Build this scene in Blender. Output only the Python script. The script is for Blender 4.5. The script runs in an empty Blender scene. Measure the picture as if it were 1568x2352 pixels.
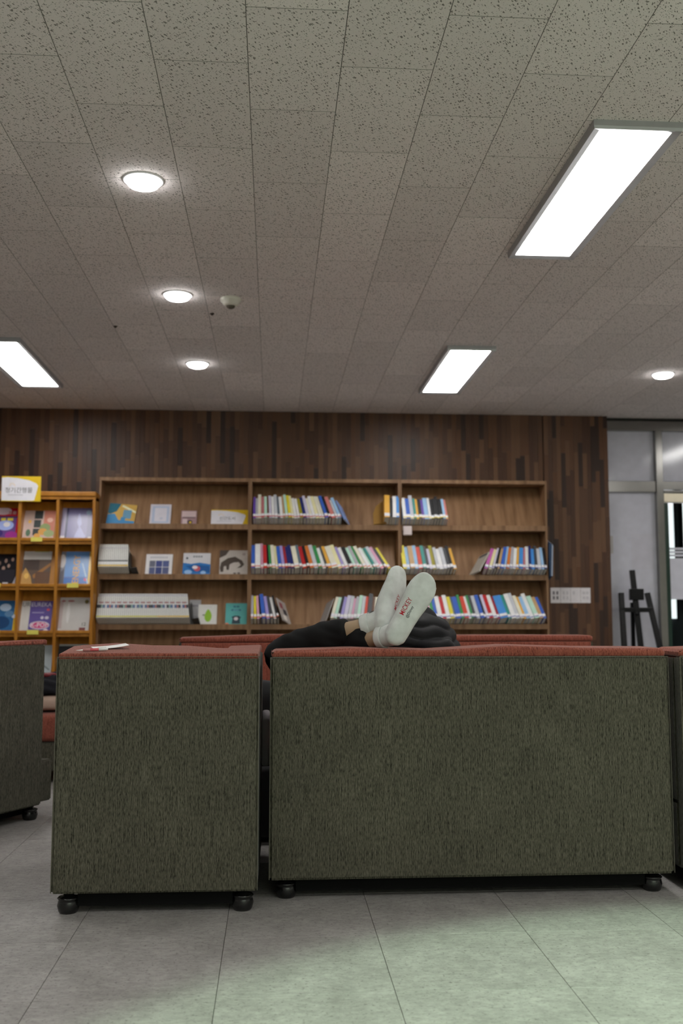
import bpy, bmesh, math, random
from mathutils import Vector, Matrix
from mathutils.bvhtree import BVHTree
R = math.radians
rnd = random.Random(7)
S = bpy.context.scene
COL = S.collection

# ------------------------------------------------------------------ camera, light, exposure
CAMZ = 0.9
PITCH = math.atan(234 / 2287.0)
YAW = math.atan(157 / 2287.0 * math.cos(PITCH))
cd = bpy.data.cameras.new('camera')
cam = bpy.data.objects.new('camera', cd); COL.objects.link(cam)
cam.location = (0, 0, CAMZ)
cam.rotation_euler = (R(90) + PITCH, 0, -YAW)
cd.sensor_fit = 'VERTICAL'; cd.sensor_height = 36; cd.sensor_width = 24; cd.lens = 35.005
cd.clip_start = 0.05; cd.clip_end = 60
cd.dof.use_dof = True; cd.dof.focus_distance = 3.25; cd.dof.aperture_fstop = 3.2
S.camera = cam
S.view_settings.view_transform = 'Standard'; S.view_settings.look = 'None'
S.view_settings.gamma = 1; S.view_settings.use_curve_mapping = False
S.view_settings.exposure = 0.0
PANEL_E = 18.5
DOWN_E = 20.0
w = bpy.data.worlds.new('world'); S.world = w; w.use_nodes = True
w.node_tree.nodes['Background'].inputs[0].default_value = (0.5, 0.55, 0.6, 1)
w.node_tree.nodes['Background'].inputs[1].default_value = 0.3

# daylight through the green-tinted windows behind the photographer
def area(name, loc, rot, sx, sy, power, col):
    d = bpy.data.lights.new(name, 'AREA'); d.shape = 'RECTANGLE'; d.size = sx; d.size_y = sy
    d.energy = power; d.color = col
    o = bpy.data.objects.new(name, d); COL.objects.link(o); o.location = loc; o.rotation_euler = rot
    return o
area('window_daylight', (2.2, -3.3, 1.45), (R(90), 0, 0), 5.0, 1.9, 56, (0.90, 1.0, 0.82))
sd = bpy.data.lights.new('added_spot', 'SPOT'); sd.energy = 400; sd.color = (0.64, 1.0, 0.66)  # unseen spot added to throw the green pool on the floor
sd.spot_size = R(87); sd.spot_blend = 0.10; sd.shadow_soft_size = 0.05
so = bpy.data.objects.new('added_spot', sd); COL.objects.link(so)
SPOT_POS = Vector((1.34, 0.80, 2.50)); so.location = SPOT_POS
SPOT_AIM = Vector((1.34, 0.82, 0.0))
so.rotation_euler = (SPOT_AIM - SPOT_POS).to_track_quat('-Z', 'Y').to_euler()

# pixel -> point helpers (camera ray met with a plane)
FPX = 2287.0
_fw = Vector((math.sin(YAW) * math.cos(PITCH), math.cos(YAW) * math.cos(PITCH), math.sin(PITCH)))
_rt = Vector((math.cos(YAW), -math.sin(YAW), 0)); _up = _rt.cross(_fw)
def ony(u, v, y):
    d = _fw + _rt * ((u - 784) / FPX) - _up * ((v - 1176) / FPX)
    return Vector((0, 0, CAMZ)) + d * (y / d.y)

# ------------------------------------------------------------------ materials
def lin(c):
    return tuple((x / 12.92 if x <= 0.04045 else ((x + 0.055) / 1.055) ** 2.4) for x in c)
def hexc(h):
    return lin(tuple(int(h[i:i + 2], 16) / 255 for i in (0, 2, 4)))
_m = {}
def new_mat(name):
    m = bpy.data.materials.new(name); m.use_nodes = True
    return m, m.node_tree, m.node_tree.nodes['Principled BSDF']
def flat(name, col, rough=0.6, metal=0.0, spec=0.4):
    """plain material with a light procedural mottling"""
    if name in _m: return _m[name]
    m, t, b = new_mat(name)
    n = t.nodes.new('ShaderNodeTexNoise'); n.inputs['Scale'].default_value = 14
    mx = t.nodes.new('ShaderNodeMix'); mx.data_type = 'RGBA'
    mx.inputs[6].default_value = (*[c * 0.90 for c in col], 1); mx.inputs[7].default_value = (*[min(1, c * 1.10) for c in col], 1)
    tc = t.nodes.new('ShaderNodeTexCoord'); t.links.new(tc.outputs['Object'], n.inputs['Vector'])
    t.links.new(n.outputs['Fac'], mx.inputs[0]); t.links.new(mx.outputs[2], b.inputs['Base Color'])
    b.inputs['Roughness'].default_value = rough; b.inputs['Metallic'].default_value = metal
    b.inputs['Specular IOR Level'].default_value = spec
    _m[name] = m; return m
def hexm(h, rough=0.5):
    return flat('print_' + h, tuple(min(.88, c * 1.45) for c in hexc(h)), rough)   # colours read off the dim photo, lifted to reflectance
def emit(name, col, e):
    m, t, b = new_mat(name)
    b.inputs['Base Color'].default_value = (0.8, 0.8, 0.8, 1)
    b.inputs['Emission Color'].default_value = (*col, 1); b.inputs['Emission Strength'].default_value = e
    _m[name] = m; return m
def node_chain(m):
    return m.node_tree.nodes, m.node_tree.links
def fabric(name, dark, mid, light, sc, bump=0.5, ndet=3.0):
    m, t, b = new_mat(name); N, L = t.nodes, t.links
    tc = N.new('ShaderNodeTexCoord'); mp = N.new('ShaderNodeMapping'); mp.inputs['Scale'].default_value = sc
    L.new(tc.outputs['Object'], mp.inputs['Vector'])
    n = N.new('ShaderNodeTexNoise'); n.inputs['Scale'].default_value = 1; n.inputs['Detail'].default_value = ndet
    n.inputs['Roughness'].default_value = 0.6; n.inputs['Distortion'].default_value = 0.3
    L.new(mp.outputs['Vector'], n.inputs['Vector'])
    r = N.new('ShaderNodeValToRGB'); L.new(n.outputs['Fac'], r.inputs['Fac'])
    e = r.color_ramp.elements
    e[0].position = 0.38; e[0].color = (*dark, 1); e[1].position = 0.66; e[1].color = (*light, 1)
    k = e.new(0.47); k.color = (*mid, 1)
    mp3 = N.new('ShaderNodeMapping'); mp3.inputs['Scale'].default_value = (sc[0] * 1.5, sc[1] * 1.5, sc[2] * .16); L.new(tc.outputs['Object'], mp3.inputs['Vector'])
    n3 = N.new('ShaderNodeTexNoise'); n3.inputs['Scale'].default_value = 1; n3.inputs['Detail'].default_value = 2; L.new(mp3.outputs['Vector'], n3.inputs['Vector'])
    av = N.new('ShaderNodeMix'); av.data_type = 'FLOAT'; av.inputs[0].default_value = 0.42; L.new(n.outputs['Fac'], av.inputs[2]); L.new(n3.outputs['Fac'], av.inputs[3])
    L.new(av.outputs[0], r.inputs['Fac']); e[0].position = 0.40; e[-1].position = 0.62
    n2 = N.new('ShaderNodeTexNoise'); n2.inputs['Scale'].default_value = 5; L.new(tc.outputs['Object'], n2.inputs['Vector'])
    mx = N.new('ShaderNodeMix'); mx.data_type = 'RGBA'; mx.blend_type = 'MULTIPLY'; mx.inputs[0].default_value = 0.35
    L.new(r.outputs['Color'], mx.inputs[6]); L.new(n2.outputs['Fac'], mx.inputs[7])
    L.new(r.outputs['Color'], mx.inputs[6])
    L.new(mx.outputs[2], b.inputs['Base Color'])
    bp = N.new('ShaderNodeBump'); bp.inputs['Strength'].default_value = bump; bp.inputs['Distance'].default_value = 0.002
    L.new(n.outputs['Fac'], bp.inputs['Height']); L.new(bp.outputs['Normal'], b.inputs['Normal'])
    b.inputs['Roughness'].default_value = 0.9; b.inputs['Specular IOR Level'].default_value = 0.15
    b.inputs['Sheen Weight'].default_value = 0.15
    return m
def wood(name, c1, c2, sc=(30, 30, 1.2), rough=0.5):
    m, t, b = new_mat(name); N, L = t.nodes, t.links
    tc = N.new('ShaderNodeTexCoord'); mp = N.new('ShaderNodeMapping'); mp.inputs['Scale'].default_value = sc
    L.new(tc.outputs['Object'], mp.inputs['Vector'])
    oi = N.new('ShaderNodeObjectInfo'); va = N.new('ShaderNodeVectorMath'); va.operation = 'ADD'
    L.new(mp.outputs['Vector'], va.inputs[0]); 
    ms = N.new('ShaderNodeMath'); ms.operation = 'MULTIPLY'; ms.inputs[1].default_value = 37.0
    L.new(oi.outputs['Random'], ms.inputs[0]); L.new(ms.outputs[0], va.inputs[1])
    n = N.new('ShaderNodeTexNoise'); n.inputs['Scale'].default_value = 1; n.inputs['Detail'].default_value = 4
    L.new(va.outputs[0], n.inputs['Vector'])
    r = N.new('ShaderNodeValToRGB'); e = r.color_ramp.elements
    e[0].position = 0.3; e[0].color = (*c1, 1); e[1].position = 0.7; e[1].color = (*c2, 1)
    L.new(n.outputs['Fac'], r.inputs['Fac']); L.new(r.outputs['Color'], b.inputs['Base Color'])
    b.inputs['Roughness'].default_value = rough; b.inputs['Specular IOR Level'].default_value = 0.35
    return m

GREEN = fabric('olive_chenille', (0.022, 0.021, 0.014), (0.082, 0.078, 0.055), (0.160, 0.152, 0.114), (400, 400, 66), 0.9)
CORAL = fabric('coral_chenille', (0.14, 0.035, 0.023), (0.275, 0.075, 0.049), (0.39, 0.128, 0.087), (420, 120, 110), 0.5)
BLACKFOOT = flat('black_lacquer', (0.006, 0.006, 0.006), 0.2, 0, 0.6)
WHITE = flat('white_paint', (0.72, 0.72, 0.72), 0.6)
OFFWHITE = flat('room_paint', (0.78, 0.77, 0.74), 0.8)
STEEL = flat('brushed_steel', (0.25, 0.243, 0.23), 0.22, 1.0)
ALU = flat('aluminium_frame', (0.42, 0.42, 0.43), 0.4, 0.4)
RING = flat('white_ring', (0.9, 0.9, 0.91), 0.4)
CASE = wood('walnut_veneer', (0.185, 0.098, 0.047), (0.345, 0.198, 0.104), (24, 5, 0.45), 0.45)
RACK = wood('orange_oak', (0.36, 0.135, 0.010), (0.52, 0.22, 0.026), (22, 22, 2.0), 0.4)
PAGES = flat('page_edges', (0.58, 0.54, 0.48), 0.9)
LABELW = flat('label_paper', (0.88, 0.87, 0.90), 0.5)
SKIN = flat('skin', (0.37, 0.26, 0.165), 0.55)
PANTS = flat('black_cotton', (0.006, 0.006, 0.0065), 0.85, 0, 0.2)
PUFFER = flat('black_nylon', (0.0035, 0.0035, 0.005), 0.6, 0, 0.22)
HAIR = flat('dark_hair', (0.008, 0.006, 0.005), 0.5)
BLACK = flat('matte_black', (0.004, 0.004, 0.005), 0.3, 0, .25)
DARKGAP = flat('dark_backing', (0.03, 0.029, 0.026), 0.9)

# sock: knitted white cotton with a grey sole cast
def sock_mat():
    m, t, b = new_mat('white_knit'); N, L = t.nodes, t.links
    tc = N.new('ShaderNodeTexCoord')
    n = N.new('ShaderNodeTexNoise'); n.inputs['Scale'].default_value = 22; n.inputs['Detail'].default_value = 2
    L.new(tc.outputs['Object'], n.inputs['Vector'])
    r = N.new('ShaderNodeValToRGB'); e = r.color_ramp.elements
    e[0].position = 0.3; e[0].color = (0.50, 0.52, 0.505, 1); e[1].position = 0.62; e[1].color = (0.62, 0.645, 0.63, 1)
    L.new(n.outputs['Fac'], r.inputs['Fac']); L.new(r.outputs['Color'], b.inputs['Base Color'])
    mp = N.new('ShaderNodeMapping'); mp.inputs['Scale'].default_value = (420, 620, 620); L.new(tc.outputs['Object'], mp.inputs['Vector'])
    v = N.new('ShaderNodeTexVoronoi'); v.inputs['Scale'].default_value = 1; L.new(mp.outputs['Vector'], v.inputs['Vector'])
    bp = N.new('ShaderNodeBump'); bp.inputs['Strength'].default_value = 0.5; bp.inputs['Distance'].default_value = 0.001
    L.new(v.outputs['Distance'], bp.inputs['Height']); L.new(bp.outputs['Normal'], b.inputs['Normal'])
    b.inputs['Roughness'].default_value = 0.95; b.inputs['Specular IOR Level'].default_value = 0.1
    return m
SOCK = sock_mat()

def ceiling_mat():
    m, t, b = new_mat('fissured_tile'); N, L = t.nodes, t.links
    g = N.new('ShaderNodeNewGeometry'); oi = N.new('ShaderNodeObjectInfo')
    sc = N.new('ShaderNodeVectorMath'); sc.operation = 'SCALE'; sc.inputs[0].default_value = (3.1, 7.7, 0); L.new(oi.outputs['Random'], sc.inputs['Scale'])
    ad = N.new('ShaderNodeVectorMath'); ad.operation = 'ADD'; L.new(g.outputs['Position'], ad.inputs[0]); L.new(sc.outputs[0], ad.inputs[1])
    # wobble so the flecks do not line up
    wn = N.new('ShaderNodeTexNoise'); wn.inputs['Scale'].default_value = 55; wn.inputs['Detail'].default_value = 1; L.new(ad.outputs[0], wn.inputs['Vector'])
    ws = N.new('ShaderNodeVectorMath'); ws.operation = 'SCALE'; ws.inputs['Scale'].default_value = 0.012; L.new(wn.outputs['Color'], ws.inputs[0])
    ad2 = N.new('ShaderNodeVectorMath'); ad2.operation = 'ADD'; L.new(ad.outputs[0], ad2.inputs[0]); L.new(ws.outputs[0], ad2.inputs[1])
    def flecks(rot, s, thr, keep):
        mp0 = N.new('ShaderNodeMapping'); mp0.inputs['Rotation'].default_value = (0, 0, R(rot)); L.new(ad2.outputs[0], mp0.inputs['Vector'])
        mp = N.new('ShaderNodeMapping'); mp.inputs['Scale'].default_value = (s[0], s[1], 0); L.new(mp0.outputs[0], mp.inputs['Vector'])
        v = N.new('ShaderNodeTexVoronoi'); v.voronoi_dimensions = '2D'; v.inputs['Scale'].default_value = 1; L.new(mp.outputs[0], v.inputs['Vector'])
        sp = N.new('ShaderNodeSeparateColor'); L.new(v.outputs['Color'], sp.inputs[0])
        # radius differs from cell to cell, some cells empty
        mr = N.new('ShaderNodeMapRange'); mr.inputs[1].default_value = keep; mr.inputs[2].default_value = 1; mr.inputs[3].default_value = 0.04; mr.inputs[4].default_value = thr
        L.new(sp.outputs[0], mr.inputs[0])
        lt = N.new('ShaderNodeMath'); lt.operation = 'LESS_THAN'; L.new(v.outputs['Distance'], lt.inputs[0]); L.new(mr.outputs[0], lt.inputs[1])
        return lt
    a = flecks(-58, (54, 145), 0.34, 0.50); c = flecks(-35, (115, 185), 0.26, 0.60)
    mx = N.new('ShaderNodeMath'); mx.operation = 'MAXIMUM'; L.new(a.outputs[0], mx.inputs[0]); L.new(c.outputs[0], mx.inputs[1])
    # base tone varies per tile
    mr = N.new('ShaderNodeMapRange'); mr.inputs[3].default_value = 0.93; mr.inputs[4].default_value = 1.05; L.new(oi.outputs['Random'], mr.inputs[0])
    bc = N.new('ShaderNodeVectorMath'); bc.operation = 'SCALE'; bc.inputs[0].default_value = (0.86, 0.80, 0.775); L.new(mr.outputs[0], bc.inputs['Scale'])
    mix = N.new('ShaderNodeMix'); mix.data_type = 'RGBA'; mix.inputs[7].default_value = (0.13, 0.12, 0.10, 1)
    fm = N.new('ShaderNodeMath'); fm.operation = 'MULTIPLY'; fm.inputs[1].default_value = 0.85; L.new(mx.outputs[0], fm.inputs[0])
    L.new(fm.outputs[0], mix.inputs[0]); L.new(bc.outputs[0], mix.inputs[6]); L.new(mix.outputs[2], b.inputs['Base Color'])
    b.inputs['Roughness'].default_value = 0.95; b.inputs['Specular IOR Level'].default_value = 0.1
    return m
CEIL = ceiling_mat()

def floor_mat():
    m, t, b = new_mat('grey_vinyl'); N, L = t.nodes, t.links
    g = N.new('ShaderNodeNewGeometry'); oi = N.new('ShaderNodeObjectInfo')
    sc = N.new('ShaderNodeVectorMath'); sc.operation = 'SCALE'; sc.inputs[0].default_value = (5.3, 9.1, 0); L.new(oi.outputs['Random'], sc.inputs['Scale'])
    ad = N.new('ShaderNodeVectorMath'); ad.operation = 'ADD'; L.new(g.outputs['Position'], ad.inputs[0]); L.new(sc.outputs[0], ad.inputs[1])
    n1 = N.new('ShaderNodeTexNoise'); n1.inputs['Scale'].default_value = 7; n1.inputs['Detail'].default_value = 8; n1.inputs['Roughness'].default_value = 0.7
    n2 = N.new('ShaderNodeTexNoise'); n2.inputs['Scale'].default_value = 110; n2.inputs['Detail'].default_value = 3
    L.new(ad.outputs[0], n1.inputs['Vector']); L.new(ad.outputs[0], n2.inputs['Vector'])
    r = N.new('ShaderNodeValToRGB'); e = r.color_ramp.elements; e[0].position = 0.3; e[0].color = (0.25, 0.237, 0.228, 1); e[1].position = 0.7; e[1].color = (0.375, 0.358, 0.345, 1)
    L.new(n1.outputs['Fac'], r.inputs['Fac'])
    r2 = N.new('ShaderNodeValToRGB'); e = r2.color_ramp.elements; e[0].position = 0.28; e[0].color = (0.35, 0.34, 0.32, 1); e[1].position = 0.42; e[1].color = (1, 1, 1, 1)
    L.new(n2.outputs['Fac'], r2.inputs['Fac'])
    mx = N.new('ShaderNodeMix'); mx.data_type = 'RGBA'; mx.blend_type = 'MULTIPLY'; mx.inputs[0].default_value = 0.8
    L.new(r.outputs['Color'], mx.inputs[6]); L.new(r2.outputs['Color'], mx.inputs[7])
    mpf = N.new('ShaderNodeMapping'); mpf.inputs['Scale'].default_value = (34, 60, 1); L.new(ad.outputs[0], mpf.inputs['Vector'])
    n4 = N.new('ShaderNodeTexNoise'); n4.inputs['Scale'].default_value = 1; n4.inputs['Detail'].default_value = 6; n4.inputs['Roughness'].default_value = 0.75; L.new(mpf.outputs[0], n4.inputs['Vector'])
    r4 = N.new('ShaderNodeMapRange'); r4.inputs[1].default_value = 0.3; r4.inputs[2].default_value = 0.7; r4.inputs[3].default_value = 0.72; r4.inputs[4].default_value = 1.22; L.new(n4.outputs['Fac'], r4.inputs[0])
    m4 = N.new('ShaderNodeMix'); m4.data_type = 'RGBA'; m4.blend_type = 'MULTIPLY'; m4.inputs[0].default_value = 1.0
    L.new(mx.outputs[2], m4.inputs[6]); L.new(r4.outputs[0], m4.inputs[7]); L.new(m4.outputs[2], b.inputs['Base Color'])
    b.inputs['Roughness'].default_value = 0.5; b.inputs['Specular IOR Level'].default_value = 0.35
    return m
FLOOR = floor_mat()

# ------------------------------------------------------------------ mesh helpers
def box(bm, x0, x1, y0, y1, z0, z1, mi=0):
    v = [bm.verts.new((x, y, z)) for z in (z0, z1) for y in (y0, y1) for x in (x0, x1)]
    for f in ((0, 2, 3, 1), (4, 5, 7, 6), (0, 1, 5, 4), (2, 6, 7, 3), (0, 4, 6, 2), (1, 3, 7, 5)):
        bm.faces.new([v[i] for i in f]).material_index = mi
def bar(bm, p, q, wx, wy, mi=0):
    """square bar from p to q"""
    p, q = Vector(p), Vector(q); d = (q - p).normalized()
    a = d.cross(Vector((0, 1, 0)) if abs(d.y) < 0.9 else Vector((1, 0, 0))).normalized(); b = d.cross(a)
    vs = [bm.verts.new(c + a * sx * wx / 2 + b * sy * wy / 2) for c in (p, q) for sx, sy in ((-1, -1), (1, -1), (1, 1), (-1, 1))]
    for f in ((0, 1, 2, 3), (7, 6, 5, 4), (0, 4, 5, 1), (1, 5, 6, 2), (2, 6, 7, 3), (3, 7, 4, 0)):
        bm.faces.new([vs[i] for i in f]).material_index = mi
def loft(bm, rings, cap=True, mi=0):
    rs = [[bm.verts.new(p) for p in r] for r in rings]; n = len(rs[0])
    for a, b in zip(rs, rs[1:]):
        for i in range(n):
            bm.faces.new((a[i], a[(i + 1) % n], b[(i + 1) % n], b[i])).material_index = mi
    if cap:
        bm.faces.new(list(reversed(rs[0]))).material_index = mi; bm.faces.new(rs[-1]).material_index = mi
def lathe(bm, prof, c=(0, 0, 0), n=28, mi=0):
    loft(bm, [[(c[0] + r * math.cos(2 * math.pi * i / n), c[1] + r * math.sin(2 * math.pi * i / n), c[2] + z) for i in range(n)] for r, z in prof], True, mi)
def obj(name, bm, mats, parent=None, smooth=False, bevel=0, seg=2, loc=None):
    bmesh.ops.recalc_face_normals(bm, faces=bm.faces)
    me = bpy.data.meshes.new(name); bm.to_mesh(me); bm.free()
    for m in (mats if isinstance(mats, (list, tuple)) else [mats]): me.materials.append(m)
    if smooth:
        for p in me.polygons: p.use_smooth = True
    o = bpy.data.objects.new(name, me); COL.objects.link(o); o.parent = parent
    if loc: o.location = loc
    if bevel:
        b = o.modifiers.new('bevel', 'BEVEL'); b.width = bevel; b.segments = seg; b.limit_method = 'ANGLE'
    return o
def bobj(name, dims, mats, parent=None, bevel=0, seg=2):
    bm = bmesh.new(); box(bm, *dims); return obj(name, bm, mats, parent, False, bevel, seg)
def tag(o, label, cat, group=None):
    o['label'] = label; o['category'] = cat
    if group: o['group'] = group
    return o
def thing(name, label, cat, loc=(0, 0, 0), rz=0, group=None):
    o = bpy.data.objects.new(name, None); o.empty_display_size = 0.1; COL.objects.link(o)
    o.location = loc; o.rotation_euler = (0, 0, rz)
    return tag(o, label, cat, group)
def struct(o):
    o['kind'] = 'structure'; return o
def copy_child(src, parent, loc=None, scale=None):
    c = src.copy(); COL.objects.link(c); c.parent = parent
    if loc: c.location = loc
    if scale: c.scale = scale
    return c
# modifiers and text are evaluated in a scratch scene so the big scene is not re-evaluated each time
SCR = bpy.data.scenes.new('scratch')
def evaluated_mesh(o):
    SCR.collection.objects.link(o); vl = SCR.view_layers[0]; vl.update(); dg = vl.depsgraph; dg.update()
    me = bpy.data.meshes.new_from_object(o.evaluated_get(dg), depsgraph=dg)
    SCR.collection.objects.unlink(o); return me
def text_geo(body, size=1.0, align='CENTER', bold=0.0):
    cu = bpy.data.curves.new('t', 'FONT'); cu.body = body; cu.size = size; cu.align_x = align; cu.align_y = 'CENTER'; cu.resolution_u = 2
    cu.fill_mode = 'FRONT'; cu.offset = bold
    o = bpy.data.objects.new('t', cu); me = evaluated_mesh(o)
    vs = [v.co.copy() for v in me.vertices]; fs = [tuple(p.vertices) for p in me.polygons]
    bpy.data.objects.remove(o); bpy.data.curves.remove(cu); bpy.data.meshes.remove(me)
    return vs, fs
def baked(o):
    """apply an object's modifiers"""
    mats = list(o.data.materials)
    me = evaluated_mesh(o); o.modifiers.clear(); o.data = me
    if not me.materials:
        for m in mats: me.materials.append(m)
    for p in me.polygons: p.use_smooth = True
    return o

# ------------------------------------------------------------------ room shell
CH = 2.675
X0, X1, Y0, Y1 = -6.0, 6.6, -3.6, 8.67
floor = struct(bobj('floor', (X0, X1, Y0, 11.5, -0.10, -0.004), DARKGAP))
TF = 0.4265
def tile_mesh(name, w, l, t, mat, bev, edge=None):
    bm = bmesh.new()
    loft(bm, [[(-w / 2, -l / 2, 0), (w / 2, -l / 2, 0), (w / 2, l / 2, 0), (-w / 2, l / 2, 0)],
              [(-w / 2, -l / 2, t - bev), (w / 2, -l / 2, t - bev), (w / 2, l / 2, t - bev), (-w / 2, l / 2, t - bev)],
              [(-w / 2 + bev, -l / 2 + bev, t), (w / 2 - bev, -l / 2 + bev, t), (w / 2 - bev, l / 2 - bev, t), (-w / 2 + bev, l / 2 - bev, t)]])
    bmesh.ops.recalc_face_normals(bm, faces=bm.faces)
    if edge:
        for f in bm.faces: f.material_index = 1 if abs(f.normal.z) < .9 else 0
    me = bpy.data.meshes.new(name); bm.to_mesh(me); bm.free(); me.materials.append(mat)
    if edge: me.materials.append(edge)
    return me
ftile = tile_mesh('floor_tile', TF - 0.0014, TF - 0.0014, 0.004, FLOOR, 0.0006)
stuffbm = bmesh.new()
fx0, fy0 = -0.1285, 2.47
for i in range(-15, 17):
    for j in range(-15, 22):
        cx, cy = fx0 + (i + 0.5) * TF, fy0 + (j + 0.5) * TF
        if not (X0 < cx - TF / 2 and cx + TF / 2 < X1 and Y0 < cy - TF / 2 and cy + TF / 2 < 11.5): continue
        near = 1.6 < cy < 6.4 and -2.3 < cx < 2.4 and (cy < 3.6 or cx < 0)
        if near:
            o = bpy.data.objects.new('floor_tile', ftile); COL.objects.link(o); o.parent = floor; o.location = (cx, cy, -0.004)
        else:
            h = TF / 2 - 0.0007; box(stuffbm, cx - h, cx + h, cy - h, cy + h, -0.004, 0)
fo = obj('floor_tiling', stuffbm, FLOOR, floor); fo['kind'] = 'stuff'

# ceiling: slab, individual tiles in view, the rest joined; tiles are cut away round the lamps by hanging the lamps below
ceiling = struct(bobj('ceiling', (X0, X1, Y0, 11.5, CH + 0.012, CH + 0.12), DARKGAP))
TW, TL = 0.302, 0.598
ctile = tile_mesh('ceiling_tile', TW - 0.0012, TL - 0.0016, 0.012, CEIL, 0.0008, flat('tile_edge', (0.36, 0.34, 0.31), .95))
stuffbm = bmesh.new()
for i in range(-20, 23):
    cx = -0.093 + (i + 0.5) * TW
    off = 2.772 if i % 2 == 0 else 3.074
    for j in range(-12, 15):
        cy = off + (j + 0.5) * TL
        if not (X0 < cx - TW / 2 and cx + TW / 2 < X1 and Y0 < cy - TL / 2): continue
        top, bot = cy + TL / 2, cy - TL / 2
        if bot > 11.4: continue
        vis = 2.3 < cy < 8.9 and cx > -0.26 * cy - 0.45 and cx < 0.42 * cy + 0.3
        if vis:
            o = bpy.data.objects.new('ceiling_tile', ctile); COL.objects.link(o); o.parent = ceiling
            o.location = (cx, cy, CH + 0.012); o.rotation_euler = (math.pi, 0, 0)
        else:
            box(stuffbm, cx - TW / 2 + 0.001, cx + TW / 2 - 0.001, bot + 0.001, min(top, 11.48) - 0.001, CH, CH + 0.012)
co = obj('ceiling_tiling', stuffbm, CEIL, ceiling); co['kind'] = 'stuff'

struct(bobj('wall_left', (X0 - 0.1, X0, Y0, 11.5, 0, CH), OFFWHITE))
struct(bobj('wall_right', (X1, X1 + 0.1, Y0, 11.5, 0, CH), OFFWHITE))
wf = bmesh.new()
for d in ((X0, -0.5, 0, CH), (4.9, X1, 0, CH), (-0.5, 4.9, 0, 0.4), (-0.5, 4.9, 2.5, CH)):
    box(wf, d[0], d[1], Y0 - 0.1, Y0, d[2], d[3])
struct(obj('wall_front', wf, OFFWHITE))
# green-tinted window behind the photographer
win = struct(bobj('window_2', (-0.5, 4.9, Y0 - 0.09, Y0 - 0.08, 0.4, 2.5), flat('tinted_glass', (0.10, 0.16, 0.11), 0.1)))
for x in (-0.48, 1.3, 3.1, 4.85):
    bobj('window_frame', (x - 0.03, x + 0.03, Y0 - 0.08, Y0 - 0.02, 0.4, 2.5), STEEL, win)

# wooden mosaic wall
WOODS = [wood('wall_wood_%d' % i, a, b, (60, 60, 3), 0.42) for i, (a, b) in enumerate((
    ((0.055, 0.021, 0.010), (0.092, 0.038, 0.018)), ((0.078, 0.033, 0.015), (0.125, 0.057, 0.028)), ((0.064, 0.027, 0.013), (0.102, 0.045, 0.022)),
    ((0.115, 0.053, 0.025), (0.175, 0.086, 0.042)), ((0.028, 0.012, 0.008), (0.046, 0.020, 0.011)), ((0.092, 0.037, 0.015), (0.140, 0.061, 0.026))))]
sm = []
for mt in WOODS:
    bm = bmesh.new(); box(bm, -0.5, 0.5, -1, 0, 0, 1); bmesh.ops.recalc_face_normals(bm, faces=bm.faces)
    me = bpy.data.meshes.new('wood_strip'); bm.to_mesh(me); bm.free(); me.materials.append(mt); sm.append(me)
wall_back = struct(bobj('wall_back', (X0, 2.395, Y1, Y1 + 0.12, 0, CH), WOODS[2]))
wall_end = struct(bobj('wall_end', (2.405, 2.99, Y1, Y1 + 0.12, 0, CH), WOODS[1]))
def strips(parent, xa, xb, za, zb, n, lmin, lmax):
    wd = (xb - xa) / n
    for k in range(n):
        z = za - rnd.uniform(0, lmin)
        while z < zb - 0.04:
            l = rnd.uniform(lmin, lmax); z2 = min(z + l, zb)
            if zb - z2 < 0.08: z2 = zb
            zz = max(z, za)
            if z2 > zz + 0.02:
                o = bpy.data.objects.new('wood_strip', rnd.choices(sm, (2.5, 3, 2.5, 3, 1.5, 2.5))[0]); COL.objects.link(o); o.parent = parent
                o.location = (xa + (k + 0.5) * wd, Y1, zz); o.scale = (wd - 0.0008, rnd.uniform(0.004, 0.0085), z2 - zz - 0.0008)
            z = z2
strips(wall_back, -2.60, 2.395, 1.86, CH, 122, 0.20, 0.60)
strips(wall_end, 2.405, 2.99, 0.35, CH, 15, 0.22, 0.55)

# steel-framed partition with glossy white panels, and the glass door beside it
PY = 8.75
part = struct(bobj('window_1', (3.0, 3.449, PY + 0.03, PY + 0.045, 0, 2.56), flat('pane_backing', (0.5, 0.5, 0.52), 0.5)))
GLOSSW = flat('white_glazed_panel', (0.58, 0.58, 0.66), 0.12, 0, 0.6)
bobj('pane', (3.0, 3.449, PY + 0.02, PY + 0.03, 2.096, 2.56), GLOSSW, part)
bobj('pane', (3.0, 3.449, PY + 0.02, PY + 0.03, 0.05, 1.996), GLOSSW, part)
bobj('pane', (3.51, 5.2, PY + 0.02, PY + 0.03, 2.096, 2.56), GLOSSW, part)
bobj('header', (3.0, 5.2, PY - 0.03, PY + 0.06, 2.555, 2.645), STEEL, part, 0.003)
bobj('transom', (3.0, 3.449, PY - 0.02, PY + 0.06, 1.996, 2.096), STEEL, part, 0.003)
bobj('transom', (3.512, 5.2, PY - 0.02, PY + 0.06, 2.02, 2.096), STEEL, part, 0.003)
bobj('mullion', (3.449, 3.512, PY - 0.04, PY + 0.07, 0, 2.555), STEEL, part, 0.003)
bobj('mullion', (2.992, 3.004, PY - 0.03, PY + 0.06, 0, 2.555), STEEL, part, 0.002)
bobj('mullion', (5.2, 5.26, PY - 0.04, PY + 0.07, 0, 2.645), STEEL, part, 0.003)
bobj('shadow_gap', (2.99, 5.26, PY - 0.0, PY + 0.08, 2.645, CH), DARKGAP, part)  # dark colour stands in for the shadow in the recess above the header
struct(bobj('wall_beyond', (5.26, X1, PY, PY + 0.1, 0, CH), OFFWHITE))
DG = flat('dark_green_frame', (0.008, 0.035, 0.022), 0.4)
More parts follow.
